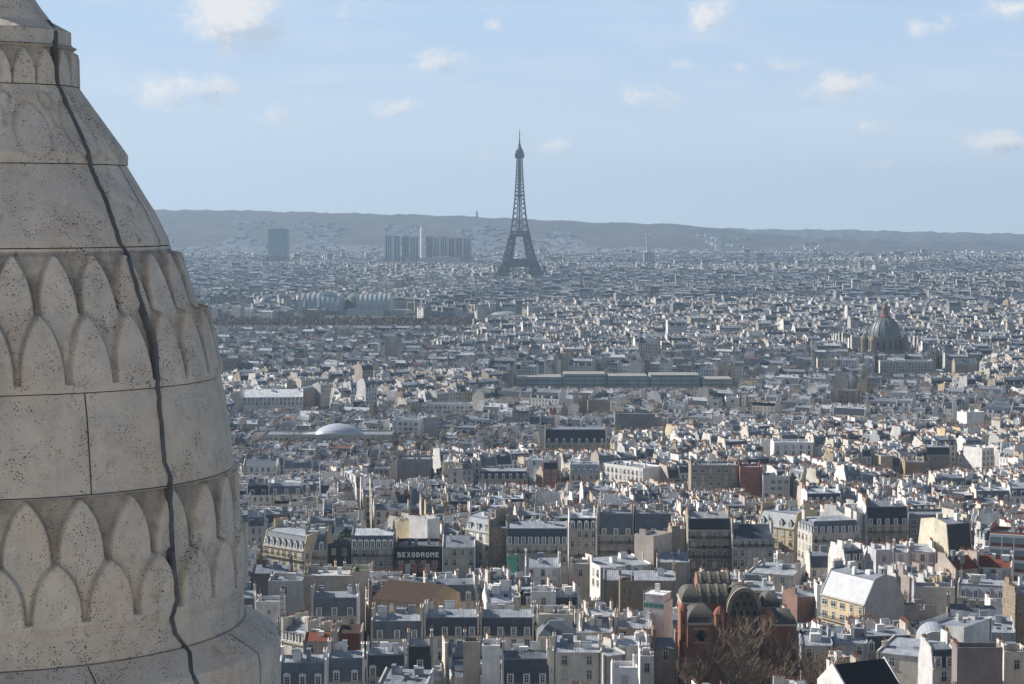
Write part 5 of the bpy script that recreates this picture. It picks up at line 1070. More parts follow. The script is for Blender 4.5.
for kk, L_ in groups.items():
    L_.sort(key=lambda q: q['dist']); base = f'{kk[0]} {kk[1]} with {kk[2]}, {kk[3]} {kk[4]}'
    for i, q in enumerate(L_): q['label'] = base if len(L_) == 1 else f'{kk[0]} {kk[1]} with {kk[2]}, {ORD[min(i, 7)]} such {kk[3]} {kk[4]}'
for q in specs:
    if len(q['label'].split()) > 16: q['label'] = q['label'].replace(' with ', ', ').replace('lean-to roof', 'lean-to')
    if len(q['label'].split()) > 16: print('LONG', q['label'])
for k, q in enumerate(specs):
    x, y, w, d, yw, h, inner, xa, xb = q['p']; rng = q['rng']; zb = gz(x, y)-1.5
    small = y > 640
    kw = dict(roof=q['rf'], dorm=q['nd'], rows=3 if small else 4, clutter=q['cl'], chim=(rng.choice((1, 1, 2, 3)), rng.choice((1, 1, 2))) if not inner else (rng.choice((0, 1)), rng.choice((0, 1))), pots='box' if small else True, bay=rng.choice((2.4, 2.8, 3.2, 4.5)), wk=rng.choice((('tall',), ('rail',), ('tall', 'shut'))))
    if q['rf'] == 'gable': kw.update(r=rng.uniform(1.2, 2.6))
    elif q['rf'] == 'shed': kw.update(r=rng.uniform(.8, 2.2))
    elif q['rf'] == 'mansard': kw.update(m=rng.uniform(2.8, 4.8), a=rng.uniform(.8, 1.8), r=rng.uniform(.7, 1.4))
    if rng.random() < .25 and q['rf'] == 'mansard': kw['balc'] = (0,)
    if rng.random() < .3 and q['rf'] in ('gable', 'shed', 'mansard'): kw['skylights'] = rng.choice((1, 2))
    # the front that faces the camera carries the windows
    if math.cos(yw) < -.2: yw += math.pi
    build('yard_house' if inner else 'apartment_building', q['label'], x, y, zb, h+1.5, w-.04, d, yw, jit(rng, q['wc']), pc=jit(rng, rng.choice((q['wc'], WHITE, CREAM, CREAM, PINK))), rc=jit(rng, q['rc']), mc=q['mc'], dk=q['dk'], seed=500+k,
          group='zinc and slate roofed houses of the near hillside', mats=('plaster', 'plaster', 'red_tile' if q['red'] else 'zinc', 'slate'), **kw)
# ---------------------------------------------------------------- windows and dormers that the picture can see
bvh = BVHTree.FromPolygons(OCC_V, OCC_F); npl = 0
eyes = [Vector((0, 0, CAMZ)), Vector((-3, 0, CAMZ+1)), Vector((3, 0, CAMZ+1))]
print('pending', len(PENDING))
for nm, me, root, loc, rz, wp, n in PENDING:
    px_, py_ = proj(*wp)
    if px_ < 235 or px_ > 1045 or py_ > 705: continue
    pt = wp+n*.6; ok = False
    if n.dot(eyes[0]-wp) <= 0: continue
    for off in (Vector((0,0,0)), Vector((0,0,.8)), Vector((0,0,-.6))):
        e = eyes[0]; q = pt+off; dr_ = e-q; L_ = dr_.length; hit = bvh.ray_cast(q, dr_.normalized(), L_)
        if hit[0] is None: ok = True; break
    if not ok: continue
    o = link(nm, me, root, loc, rz); npl += 1
    if nm == 'dormer': link('window', DWIN, o)
print('placed windows/dormers', npl)
# ---------------------------------------------------------------- the city beyond: one mass of roofs
CM = ('city_facade', 'city_plaster', 'city_zinc', 'city_slate')
def template(w, d, roof, lod, rng, **kw):
    K = kernel(w, d, 30, roof=roof, rng=rng, mats=CM, pots='box' if lod == 0 else False, wins=False, cornice=lod == 0, **kw)
    g = G()
    def add(s_, M=None):
        k = len(g.v); 
        g.v.extend(s_.v if M is None else [tuple(M @ Vector(v_)) for v_ in s_.v]); g.f.extend(tuple(i+k for i in f) for f in s_.f); g.m.extend(g.mi(s_.mats[i]) for i in s_.m)
    for nm in ('wall', 'roof'): add(K[nm])
    for nm in ('mansard', 'cornice', 'party', 'chimney', 'clutter', 'skylight'):
        for q in K[nm]: add(q)
    for (a, b_, c_, rz) in K['dormer']:
        M = Matrix.Translation((a, b_, c_)) @ Matrix.Rotation(rz, 4, 'Z'); q = G()
        if lod == 0: q.box(-.62, .62, -.03, -.004, .1, 1.7, 'glass'); q.box(-.75, .75, 0, 1.8, 0, 1.95, 'frame_white' if rng.random() < .6 else 'lead_grey', top='lead_grey'); q.box(-.9, .9, -.15, 1.9, 1.952, 2.1, 'lead_grey', bottom=True)
        else: q.face([(-.7, 0, 0), (.7, 0, 0), (.7, 0, 1.8), (-.7, 0, 1.8)], 'glass' if rng.random() < .6 else 'frame_white'); q.face([(-.7, 0, 1.8), (.7, 0, 1.8), (.7, 1.6, 1.9), (-.7, 1.6, 1.9)], 'lead_grey')
        add(q, M)
    return g.arrays() + (list(g.mats),)
trng = random.Random(5); TPL = {0: [], 1: [], 2: []}
for lod, cnt in ((0, 26), (1, 24), (2, 18)):
    for k in range(cnt):
        w = ((6.96, 8.96, 10.96, 12.96, 15.96) if lod == 0 else (8.96, 10.96, 13.96, 17.96, 21.96))[k % 5] if lod < 2 else (9.9, 11.9, 15.9, 21.9)[k % 4]
        rf = trng.choices(('mansard', 'gable', 'shed', 'flat', 'hip'), (5, 4, 1.4, 1.0, .8))[0]
        TPL[lod].append((w, template(w, 12, rf, lod, trng, m=trng.uniform(2.8, 4.6), a=trng.uniform(.8, 1.8), r=trng.uniform(1.0, 2.2), dorm=(int(w/3.2) if rf in ('mansard', 'hip') and lod < 2 else 0), chim=(trng.choice((1, 2, 3)), trng.choice((1, 1, 2))) if lod < 2 else (1, trng.choice((0, 1))), clutter=trng.choice((3, 4, 6, 8) if lod == 0 else (1, 2, 3, 4)) if rf != 'hip' and lod < 2 else trng.choice((0, 1)), hp=(1.3, 1.15, 1.7)[lod])))
rest = [p_ for p_ in keep if id(p_) not in ids]
srng = random.Random(77); bins = {}
for p_ in rest:
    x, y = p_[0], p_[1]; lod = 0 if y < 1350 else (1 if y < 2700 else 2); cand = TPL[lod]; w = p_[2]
    best = sorted(range(len(cand)), key=lambda i: abs(cand[i][0]-w)+srng.uniform(0, 1.2))[0]
    bins.setdefault((lod, best), []).append(p_)
def palette_arr(tab, n):
    cs = np.array([t_[0] for t_ in tab]); ws = np.array([t_[1] for t_ in tab], float); i = nrg.choice(len(tab), n, p=ws/ws.sum()); return cs[i]*(1+nrg.uniform(-.18, .1, (n, 1)))
nrg = np.random.default_rng(3)
RP = [(Z1, 4), (Z2, 3.4), (Z3, 2.6), (ZW, 3.0), ((.2,.11,.08), .25)]; MP = [(S1, 4), (S2, 2), (S3, 4), (Z3, 2)]
Vs, LVs, LTs, MIs, UVs, WT, RT, MT = [], [], [], [], [], [], [], []; vo = 0; allm = []
for (lod, ti), L_ in sorted(bins.items()):
    w0, (V, lv, ls, lt, mi, uv, mats) = TPL[lod][ti]; n = len(L_)
    for m_ in mats:
        if m_ not in allm: allm.append(m_)
    mi2 = np.array([allm.index(m_) for m_ in mats])[mi]
    A_ = np.array([[p_[0], p_[1], gz(p_[0], p_[1])+p_[5], p_[4], p_[2]/w0, p_[3]/12.0] for p_ in L_])
    c, s = np.cos(A_[:, 3])[:, None], np.sin(A_[:, 3])[:, None]; vx = V[None, :, 0]*A_[:, 4][:, None]*.998; vy = V[None, :, 1]*A_[:, 5][:, None]; vz = V[None, :, 2]
    out = np.stack([A_[:, 0][:, None]+c*vx-s*vy, A_[:, 1][:, None]+s*vx+c*vy, A_[:, 2][:, None]+np.repeat(vz, n, 0)], -1)
    Vs.append(out.reshape(-1, 3)); LVs.append((lv[None, :]+(vo+np.arange(n)*len(V))[:, None]).ravel()); vo += n*len(V)
    LTs.append(np.tile(lt, n)); MIs.append(np.tile(mi2, n)); UVs.append(np.tile(uv, (n, 1)))
    one = np.ones((n, 1))
    for dst, tab in ((WT, WP), (RT, RP), (MT, MP)): dst.append(np.repeat(np.concatenate([palette_arr(tab, n)*(1, .84, .74)[lod], one], 1), len(V), 0))  # farther houses tinted darker, standing in for shade their simpler shapes lack
V = np.concatenate(Vs); LT = np.concatenate(LTs); LS = np.concatenate([[0], np.cumsum(LT)[:-1]])
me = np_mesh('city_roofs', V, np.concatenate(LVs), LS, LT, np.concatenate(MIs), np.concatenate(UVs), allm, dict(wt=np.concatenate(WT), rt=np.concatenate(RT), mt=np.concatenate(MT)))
print('city faces', len(LT), 'verts', len(V), 'buildings', len(rest))
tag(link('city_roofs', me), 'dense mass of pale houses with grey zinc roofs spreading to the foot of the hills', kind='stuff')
# houses scattered over the far hills
hr = np.random.default_rng(9); g = G(); n = 0
while n < 5500:
    y = hr.uniform(6500, 8300)**1.0; px_ = hr.uniform(120, 1080); x = (px_-CX)/F*y
    cl = math.sin(px_/37.0)+math.sin(px_/13.0+2)+math.sin(y/300+px_/60)
    lim = .1 if px_ < 720 else 1.3
    if y > 7200 and (cl < lim or hr.random() < .35): continue
    if y > 8150 or (y > 7700 and hr.random() < .5) or (y > 7000 and px_ > 720 and hr.random() < .8): continue
    z = gz(x, y); w, d, h = hr.uniform(9, 24), hr.uniform(8, 14), hr.uniform(5, 11); g.box(x-w/2, x+w/2, y, y+d, z-6, z+h, ('frame_white', 'white_sheet', 'frame_white', 'tower_tan')[int(hr.integers(0, 4))], top=('lead_grey', 'tower_pale', 'red_tile')[int(hr.integers(0, 3))]); n += 1
tag(link('hillside_houses', g.mesh('hillside_houses')), 'countless tiny pale houses scattered on the distant hillside', kind='stuff')
# bare tree masses: crowns as clouds of thin upright twigs
def tree_mass(label, regs, name, seed, col='twig'):
    r_ = np.random.default_rng(seed); P_, Fc = [], []
    for (xa, xb, ya, yb, hmin, hmax, cnt) in regs:
        for _ in range(cnt):
            y = r_.uniform(ya, yb); x = (r_.uniform(xa, xb)-CX)/F*y; z = gz(x, y); h = r_.uniform(hmin, hmax); rad = h*r_.uniform(.28, .42)
            for k in range(26):
                a = r_.uniform(0, 6.28); q = rad*math.sqrt(r_.uniform(0, 1)); zc = z+h*(.35+.6*r_.uniform(0, 1)*(1-(q/rad)**2*.5)); cx_, cy_ = x+q*math.cos(a), y+q*math.sin(a)
                s1, s2 = r_.uniform(.6, 2.2), r_.uniform(1.0, 3.0); b_ = r_.uniform(0, 6.28); k0 = len(P_); lx_, ly_ = math.cos(b_)*s1, math.sin(b_)*s1; tx, ty = r_.uniform(-1, 1), r_.uniform(-1, 1)
                P_ += [(cx_-lx_, cy_-ly_, zc-s2), (cx_+lx_, cy_+ly_, zc-s2*.6), (cx_+tx, cy_+ty, zc+s2)]; Fc.append((k0, k0+1, k0+2))
    me = bpy.data.meshes.new(name); me.from_pydata(P_, [], Fc); me.materials.append(MATS[col]); tag(link(name, me), label, kind='stuff')
tree_mass('brown band of bare avenue trees in front of the exhibition palace', [(215, 465, 2670, 2870, 8, 16, 700), (535, 560, 2400, 2500, 12, 16, 50)], 'bare_avenue_trees', 1)
tree_mass('bare woods and parks far behind, around the lattice tower and along the river', [(440, 600, 4000, 4240, 12, 17, 300), (600, 780, 4700, 5300, 12, 20, 900), (200, 380, 6000, 6500, 12, 20, 700), (545, 575, 2400, 2700, 12, 18, 120)], 'far_bare_woods', 2)
# ---------------------------------------------------------------- bare trees by the brick church
def bare_tree(seed, H):
    r_ = random.Random(seed); gt, gc = G(), G()
    def grow(p, dr_, L_, rad, lev):
        segs = 3; q = p; dd = dr_.copy()
        for s_ in range(segs):
            nd_ = (dd+Vector((r_.uniform(-.16, .16), r_.uniform(-.16, .16), r_.uniform(-.02, .12)))).normalized(); e = q+nd_*L_/segs; r1 = rad*(1-.22*(s_+1)/segs)
            (gt if lev < 2 else gc).tube(q, e, rad*(1-.22*s_/segs), r1, 6 if lev < 2 else 3, 'bark' if lev < 3 else 'twig', cap=False)
            if lev >= 1 and lev < 4 and r_.random() < .85:
                a = r_.uniform(0, 6.28); side = Vector((math.cos(a), math.sin(a), r_.uniform(.2, .9))).normalized(); grow(e, (nd_*.6+side*.8).normalized(), L_*r_.uniform(.42, .62), r1*.5, lev+1)
            q, dd = e, nd_
        if lev < 4:
            for k in range(3 if lev else 5):
                a = r_.uniform(0, 6.28)+k*2.1; side = Vector((math.cos(a), math.sin(a), .35)); grow(q, (dd*.95+side*r_.uniform(.45, .8)).normalized(), L_*r_.uniform(.6, .78), rad*.55, lev+1)
    grow(Vector((0, 0, 0)), Vector((0, 0, 1)), H*.30, H*.019, 0)
    zt = max(v_[2] for v_ in gc.v); k = H/zt
    for g in (gt, gc): g.v = [(x*k, y*k, z*k) for x, y, z in g.v]
    return gt.mesh('trunk'), gc.mesh('crown')
TM = [bare_tree(s_, 22) for s_ in (3, 8, 21)]
TR = [(757, 612, 446, 'tallest bare tree, in front of the brick church gable'), (729, 632, 440, 'bare tree left of the tallest one, before the church porch'), (782, 630, 443, 'bare reddish tree right of the tallest one, before the church'), (806, 642, 436, 'bare spreading tree between the church and the zinc workshop wings'),
      (708, 650, 436, 'low bare tree under the quatrefoil window of the brick church'), (838, 653, 432, 'bare tree in front of the zinc workshop wings'), (772, 650, 428, 'bare tree at the bottom edge, nearest below the church'), (741, 655, 425, 'bare tree at the bottom edge, left of the one nearest below the church'), (690, 655, 440, 'thin bare tree at the left foot of the brick church'), (860, 664, 424, 'small bare tree beside the black roofed house'), (820, 662, 420, 'low bare tree at the bottom edge, left of the black roofed house')]
for i, (px_, pyt, Y, lab) in enumerate(TR):
    T_ = at(px_, pyt, Y); zb = gz(T_.x, Y)-1; h = T_.z-zb; o = thing('bare_tree', (T_.x, Y, zb), i*1.3, lab, 'tree', 'bare trees by the brick church'); s_ = h/22
    for nm, m_ in zip(('trunk', 'crown'), TM[i % 3]): q = link(nm, m_, o); q.scale = (s_*1.05, s_*1.05, s_)
T_ = at(903, 588, 545); o = thing('bare_tree', (T_.x, 545, T_.z-11), .5, 'lone bare tree over the grey yard building, below the thin gables', 'tree')
for nm, m_ in zip(('trunk', 'crown'), TM[1]): q = link(nm, m_, o); q.scale = (.5, .5, .5)
# rooftop greenery and antennas
def shrub(label, px_, py_, Y, r, seed):
    r_ = random.Random(seed); P0 = at(px_, py_, Y); o = thing('roof_shrub', (P0.x, Y, P0.z-r), 0, label, 'shrub'); g = G()
    for k in range(260):
        v_ = Vector((r_.gauss(0, 1), r_.gauss(0, 1), r_.gauss(0, 1))).normalized()*r*r_.uniform(.4, 1.0); v_.z = abs(v_.z)*.9+r*.2; v_.x *= 1.5; s_ = r_.uniform(.12, .3); t_ = Vector((r_.uniform(-1, 1), r_.uniform(-1, 1), r_.uniform(-1, 1))).normalized()*s_; u_ = t_.orthogonal().normalized()*s_; g.face([v_-t_, v_+u_, v_+t_, v_-u_], 'leaf')
    part('foliage', g, o); g = G(); g.tube((0,0,-.4), (0,0,r*.8), .08, .04, 5, 'bark'); part('stem', g, o)
shrub('dark green shrub on the terrace beside the dark glass roofed building', 346, 533, 640, 1.7, 1); shrub('low green bush growing on the planted flat roof', 354, 567, 588, 1.4, 2); shrub('dark green bush at the left end of the flat roofed hall', 294, 427, 1176, 5, 3)
# ---------------------------------------------------------------- the stone turret in the foreground
b = NB('turret_stone', .92, .15); p = b.obj()
big = b.noise(.9, p, 5, .6); mid = b.noise(5.0, p, 6, .65)
base = b.mix(b.rng(big, .35, .65), (.65,.575,.49), (.80,.71,.60)); base = b.mix(b.rng(mid, .35, .7), base, (.56,.505,.45))
warm = b.rng(b.noise(1.7, p, 4, .6), .5, .72); base = b.mix(b.math('MULTIPLY', warm, .7), base, (.66,.53,.40))
# rain-washed dark streaks and lichen patches
sv = b.n('ShaderNodeVectorMath', {0: p, 1: (3.2, 3.2, .35)}, operation='MULTIPLY').outputs[0]
base = b.mix(b.rng(b.noise(1.0, sv, 6, .7), .52, .74, 0.0, .42), base, (.25,.215,.18))
base = b.mix(b.rng(b.noise(3.4, p, 8, .75), .58, .68, 0.0, .4), base, (.22,.19,.155))
# travertine pits: small dark flecks, denser in patches
pv = b.n('ShaderNodeVectorMath', {0: p, 1: (1.0, 1.0, 1.5)}, operation='MULTIPLY').outputs[0]
vo_ = b.n('ShaderNodeTexVoronoi', {'Vector': pv, 'Scale': 44.0, 'Randomness': 1.0}); vo2 = b.n('ShaderNodeTexVoronoi', {'Vector': pv, 'Scale': 130.0, 'Randomness': 1.0})
dens = b.rng(b.noise(2.6, p, 4, .7), .30, .75, .12, 1.0)
pit = b.math('MULTIPLY', b.math('LESS_THAN', vo_.outputs['Distance'], b.math('MULTIPLY', dens, .44)), b.math('GREATER_THAN', b.noise(14.0, p, 2), .47))
pit2 = b.math('LESS_THAN', vo2.outputs['Distance'], b.math('MULTIPLY', dens, .36))
pits = b.math('MAXIMUM', pit, b.math('MULTIPLY', pit2, .7))
crk = b.rng(b.noise(7.0, p, 9, .78), .64, .70); pits = b.math('MAXIMUM', pits, b.math('MULTIPLY', crk, .55))
c = b.mix(b.math('MULTIPLY', pits, .82), base, (.055,.048,.042))
recess_tone = b.n('ShaderNodeAttribute', attribute_name='recess_tone').outputs['Fac']
c = b.mix(b.math('MULTIPLY', recess_tone, b.rng(mid, .3, .7, .25, .75)), c, (.10,.088,.078)); b.col(c)  # darker tone in the carved recesses and along leaf edges
b.bump(b.math('SUBTRACT', b.math('ADD', b.math('MULTIPLY', mid, 1.6), b.math('MULTIPLY', b.noise(2.0, p, 5, .6), 2.5)), pits), .016, .9)
flat('joint_dark', (.07,.065,.06), .95, .1, .2, 3.0)
TD = 16.0; XC = -3.0
flat('lead_strip', (.10,.105,.11), .6, .4, .3, 4.0)
u0 = (XC-CX)/F*1.0
AX = at(XC, 400, TD).x
# silhouette read from the photograph: (picture radius, picture y) -> (radius in metres, height)
def ring(rpx, py):
    P = at(XC+rpx, py, TD*(1-(rpx/F)**2)); a = math.atan((XC+rpx-CX)/F)-math.atan((XC-CX)/F)
    Daxis = math.hypot(AX, TD); r = Daxis*math.sin(a); zz_ = at(XC+rpx, py, TD*(1-.5*(r/TD)**2)).z
    return r, zz_
COURSES = [  # name, [(picture radius, y)...] top to bottom, carving
 ('finial', [(8,-60),(24,-28),(45,0),(51,9),(61,22),(79,31.6)], None),
 ('collar', [(79.6,32),(79.6,44),(82,47)], None),
 ('carved_band', [(85,48),(87.5,60),(87.8,87)], ('leaf', 22, .035, 1)),
 ('carved_course', [(87.2,87.9),(131.5,150.5),(134.5,155),(134.5,165)], ('loop', 14, .020, 1)),
 ('plain_course', [(133.5,165.9),(153.5,200),(161,212),(174,239),(175.5,245)], None),
 ('carved_band', [(175.2,246),(176,251),(187,253),(202.5,305),(214,308),(225,360),(226.5,371),(226,377)], ('leaf2', 30, 5.2, [(246,176),(251,176.5),(253,178.5),(305,194),(377,209)], [(246,176),(251,176.5),(253,187),(305,202.5),(350,215),(377,222)], [(300,213),(308,214),(360,225),(371,226.5),(377,226)], (249,312,304,370))),
 ('plain_course', [(224.6,378),(229.5,400),(234.5,440),(237.2,469)], None),
 ('carved_band', [(237.5,470),(245,472),(245,528),(251,530),(251.5,586),(247,596),(246.5,622)], ('leaf2', 30, 4.2, [(470,236),(622,236)], [(470,237.5),(472,243),(528,243),(586,243.5),(622,243)], [(527,249.5),(530,250.5),(586,251),(596,246.5),(622,246)], (471,535,527,582))),
 ('base_slab', [(249,622.8),(268,634),(280,642),(282,652),(282,700)], None)]
root = thing('stone_turret', (AX, TD, 95), 0, 'weathered pale stone turret with carved leaf bands filling the left foreground', 'turret')
CABLE_A = -math.pi/2+R(44)
def petal(u, v, wdt=.5):
    """height field of a pointed leaf in its cell: u across -.5...5, v 0 bottom..1 top; 1 on the leaf, 0 in the groove"""
    half = .505*max(0, 1-max(0, v)**2.5)**.75 if v < 1 else 0
    d = half-abs(u); return d
def carve(kind, n, depth, rows, ang_, t):
    """offset from the recessed ground (0) to the leaf face (depth); t 0 top .. 1 bottom"""
    if kind == 'leaf':
        cell = ang_/(2*math.pi/n)
        def leaf(sh, t0, t1):
            v = 1-(t-t0)/(t1-t0)
            if v > 1: return 0.0
            d = petal((cell+sh) % 1.0-.5, max(0, v)); e = min(1, max(0, d/.045)); return e*e*(3-2*e)
        t_on = {1: .06, 2: .045}[rows] if depth > .08 or rows == 1 else .0
        ramp = min(1, max(0, (t-t_on)/.014))
        if rows == 1: h = leaf(0., .12, 1.0)-1
        else:
            e1, e2 = leaf(.5, .05 if t_on else .02, .64), leaf(0., .445, .93)
            h = (e1-1) if t < .44 else (e1-2)
            h = h*(1-e2)
            if t > .93: h = 0
        return depth*h*ramp
    if kind == 'loop':
        cell = ang_/(2*math.pi/n); u = cell % 1.0-.5; v = 1-t
        r_ = abs(math.hypot(u/.34, (v-.42)/.36)-1); a_ = 1-min(1, r_/.16); kx_ = abs(abs(u)-.5); knob = 1-min(1, abs(math.hypot(kx_/.16, (v-.82)/.11)-1)/.35); stem = (1-min(1, kx_/.06)) if .45 < v < .74 else 0
        return -depth*max(0, a_, knob, stem)
    return 0
def leaf_band(name, cv):
    _, n, ph, Gt, P1, P2, (ya, yb, yc, yd) = cv; y0, y1 = Gt[0][0], Gt[-1][0]; NT = 960
    V, recess_tones = [], []; cellw = 2*math.pi/n; rows_ = []; y = y0
    while y < y1: rows_.append(y); y += 1.6 if abs(y-yc) > 3 and y-y0 > 5 else .8
    rows_.append(y1)
    def leaf(cell, sh, top, bot, y):
        v = (bot-y)/(bot-top)
        if v > 1: return 0.0
        e = min(1, max(0, petal((cell+sh) % 1.0-.5, max(0, v))/.11)); return e*e*(3-2*e)
    ends = []
    for y in rows_:
        g_, a_, b_ = lerp_tab(Gt, y), lerp_tab(P1, y), lerp_tab(P2, y); env = max(a_, b_ if y >= yc else 0); R_, Z_ = ring(env, y); k = R_/env; ends.append((R_, Z_))
        for q in range(NT):
            a = 2*math.pi*q/NT; cell = ((a+R(90)+R(ph)) % (2*math.pi))/cellw
            e1 = 1.0 if y <= ya else leaf(cell, .5, ya, yb, y); rp = g_+(a_-g_)*e1
            if y >= yc: e2 = 1.0 if y > yd else leaf(cell, 0., yc, yd, y); rp += (b_-rp)*e2
            else: e2 = 0
            r_ = rp*k; V.append((r_*math.cos(a), r_*math.sin(a), Z_-95)); recess_tones.append(min(1, (1-e1)*.9*(1-e2)+(3.0*e2*(1-e2) if y >= yc else 0)+(1.6*e1*(1-e1) if ya < y < yb else 0)))
    m_ = len(rows_); Fq = [(j*NT+k, (j+1)*NT+k, (j+1)*NT+(k+1) % NT, j*NT+(k+1) % NT) for j in range(m_-1) for k in range(NT)]
    k0 = len(V); V += [(0, 0, ends[0][1]-95), (0, 0, ends[-1][1]-95)]; recess_tones += [0, 0]
    Fq += [(k0, k, (k+1) % NT) for k in range(NT)]; Fq += [(k0+1, (m_-1)*NT+(k+1) % NT, (m_-1)*NT+k) for k in range(NT)]
    me = bpy.data.meshes.new(name); me.from_pydata(V, [], Fq); me.materials.append(MATS['turret_stone'])
    at_ = me.attributes.new('recess_tone', 'FLOAT', 'POINT'); at_.data.foreach_set('value', np.array(recess_tones, dtype=np.float32)); me.update()
    return link(name, me, root), ends
def course(name, pts, carving, jn):
    if carving and carving[0] == 'leaf2': return leaf_band(name, carving)
    rz_ = [ring(a, b_) for a, b_ in pts]; seg = []
    fine = .03 if carving else .25
    for (r0, z0), (r1, z1) in zip(rz_, rz_[1:]):
        n_ = max(1, int(math.ceil(math.hypot(r1-r0, z1-z0)/fine)))
        for k in range(n_): seg.append((r0+(r1-r0)*k/n_, z0+(z1-z0)*k/n_))
    seg.append(rz_[-1]); zt_, zb_ = seg[0][1], seg[-1][1]
    NT = 720 if carving else 240
    V, recess_tones = [], []
    rr_ = random.Random(jn)
    for (r_, z_) in seg:
        t = (zt_-z_)/(zt_-zb_)
        for k in range(NT):
            a = 2*math.pi*k/NT; off = carve(*carving, (a+R(90)+R(5.6)) % (2*math.pi), t) if carving else 0
            V.append(((r_+off)*math.cos(a), (r_+off)*math.sin(a), z_-95)); recess_tones.append(min(1, max(0, -off/.05)) if carving and carving[0] == 'leaf' else (.5*min(1, -off/.03) if off else 0))
    m_ = len(seg); Fq = [(j*NT+k, (j+1)*NT+k, (j+1)*NT+(k+1) % NT, j*NT+(k+1) % NT) for j in range(m_-1) for k in range(NT)]
    # close the top and bottom so every course is a solid drum
    k0 = len(V); V += [(0, 0, zt_-95), (0, 0, zb_-95)]; recess_tones += [0, 0]
    Fq += [(k0, k, (k+1) % NT) for k in range(NT)]; Fq += [(k0+1, (m_-1)*NT+(k+1) % NT, (m_-1)*NT+k) for k in range(NT)]
    me = bpy.data.meshes.new(name); me.from_pydata(V, [], Fq); me.materials.append(MATS['turret_stone'])
    a_ = me.attributes.new('recess_tone', 'FLOAT', 'POINT'); a_.data.foreach_set('value', np.array(recess_tones, dtype=np.float32))
    me.validate(); me.update()
    o = link(name, me, root); return o, rz_
prev = None; allrz = []
for i, (nm, pts, cv) in enumerate(COURSES):
    o, rz_ = course(nm, pts, cv, i); allrz += rz_
    if prev:
        g = G(); r_ = min(prev[0], rz_[0][0])-.02; g.rev([(r_, prev[1]-95+.01), (r_, rz_[0][1]-95-.01)], 96, 'joint_dark'); part('mortar_joint', g, root)
    prev = rz_[-1]
# upright joints between the blocks of the plain courses: shallow dark strips let into the stone
def upright(ci, angs):
    pts = COURSES[ci][1]; rz_ = [ring(a, b_) for a, b_ in pts]
    for an in angs:
        a = -math.pi/2+R(an); g = G(); e = .005
        for (r0, z0), (r1, z1) in zip(rz_, rz_[1:]):
            P_ = []
            for (r_, z_, da) in ((r0, z0, -1), (r0, z0, 1), (r1, z1, 1), (r1, z1, -1)):
                q = a+da*.0045/max(r_, .3); P_.append(((r_+e)*math.cos(q), (r_+e)*math.sin(q), z_-95))
            g.face(P_[::-1], 'joint_dark')
        part('upright_joint', g, root)
upright(6, [34.5, -25, 105, 150, -70, -115, -160]); upright(4, [80, -5, 130, -45, -95, -140, 170]); upright(8, [32, 75, 120, -20, -60, -100, -150, 160])
# lower drum down to the hill (below the frame)
rb, zb_ = ring(282, 700); g = G(); g.rev([(rb, zb_-95), (rb*1.05, zb_-95-1), (rb*1.05, 0)], 64, 'plaster'); part('drum', g, root, (.45,.41,.36))
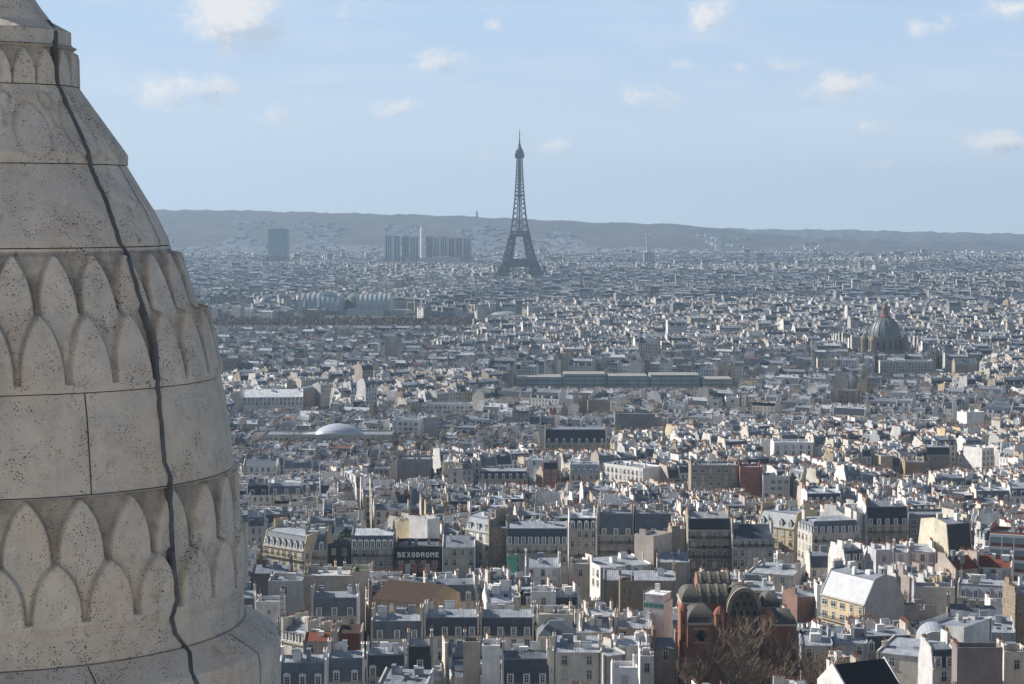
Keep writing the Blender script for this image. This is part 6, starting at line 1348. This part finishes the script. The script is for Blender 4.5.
# lead lightning conductor following the stone
tab = sorted([(z, r_) for r_, z in allrz]); rs = lambda z: lerp_tab(tab, z)
CP_ = [(-10,44),(20,49),(32,56),(46,56),(86,58),(88,60),(150,88),(166,91),(205,108),(243,120),(252,127),(303,142),(345,156),(378,158),(385,158),(462,165),(476,170),(540,172),(600,178),(618,172),(634,176),(645,184),(652,190),(672,192),(690,200)]
g = G(); prevp = None; rr_ = random.Random(4)
fin = []
for (ya, xa), (yb, xb) in zip([(c_[0], c_[1]) for c_ in CP_], [(c_[0], c_[1]) for c_ in CP_][1:]):
    n_ = max(1, int((yb-ya)/6))
    for k in range(n_): fin.append((ya+(yb-ya)*k/n_, xa+(xb-xa)*k/n_+rr_.uniform(-.5, .5)))
allpts = sorted([(p_[1], p_[0]) for c_ in COURSES for p_ in c_[1]])
def hit_stone(px_, py_):
    """walk the sight line to the stone surface"""
    d_ = at(px_, py_, TD)-Vector((0, 0, CAMZ)); t = .80
    while t < 1.02:
        P_ = Vector((0, 0, CAMZ))+d_*t
        if math.hypot(P_.x-AX, P_.y-TD) < rs(P_.z)+.012: return P_
        t += .0004
    return None
pth = [hit_stone(x, y) for y, x in fin]; pth = [q for q in pth if q is not None]
for a, b_ in zip(pth, pth[1:]):
    def sec(q):
        n_ = Vector((q.x-AX, q.y-TD, 0)).normalized(); t_ = Vector((-n_.y, n_.x, 0)); h_ = .0155
        base = Vector((q.x-AX, q.y-TD, q.z-95)); return [base-t_*h_-n_*.05, base-t_*h_+n_*.004, base+t_*h_+n_*.004, base+t_*h_-n_*.05]
    A_, B_ = sec(a), sec(b_)
    for k in range(3): g.face([A_[k], A_[k+1], B_[k+1], B_[k]], 'lead_strip')
part('conductor_strip', g, root)
# ---------------------------------------------------------------- unseen great dome behind the camera, added to bounce warm sunlight onto the turret
dr = thing('dome_bounce_drum', (2, -19, 70), 0, 'unseen pale stone drum of the great dome, added behind the viewpoint for bounce light', 'dome')
g = G(); g.rev([(11, 0), (11, 101), (10.2, 106), (8, 112), (5, 117), (.01, 121)], 48, 'plaster'); part('drum_wall', g, dr, (.80,.74,.64))
# ---------------------------------------------------------------- the air
hz = bpy.data.materials.new('air'); hz.use_nodes = True; t_ = hz.node_tree; t_.nodes.clear()
pv_ = t_.nodes.new('ShaderNodeVolumePrincipled'); pv_.inputs['Color'].default_value = (.53, .75, 1.0, 1); pv_.inputs['Density'].default_value = HAZE; pv_.inputs['Anisotropy'].default_value = .2
ou = t_.nodes.new('ShaderNodeOutputMaterial'); t_.links.new(pv_.outputs[0], ou.inputs['Volume']); MATS['air'] = hz
g = G(); g.box(-14000, 14000, -450, 14100, -500, 400, 'air', bottom=True)
tag(link('haze', g.mesh('haze')), kind='stuff')
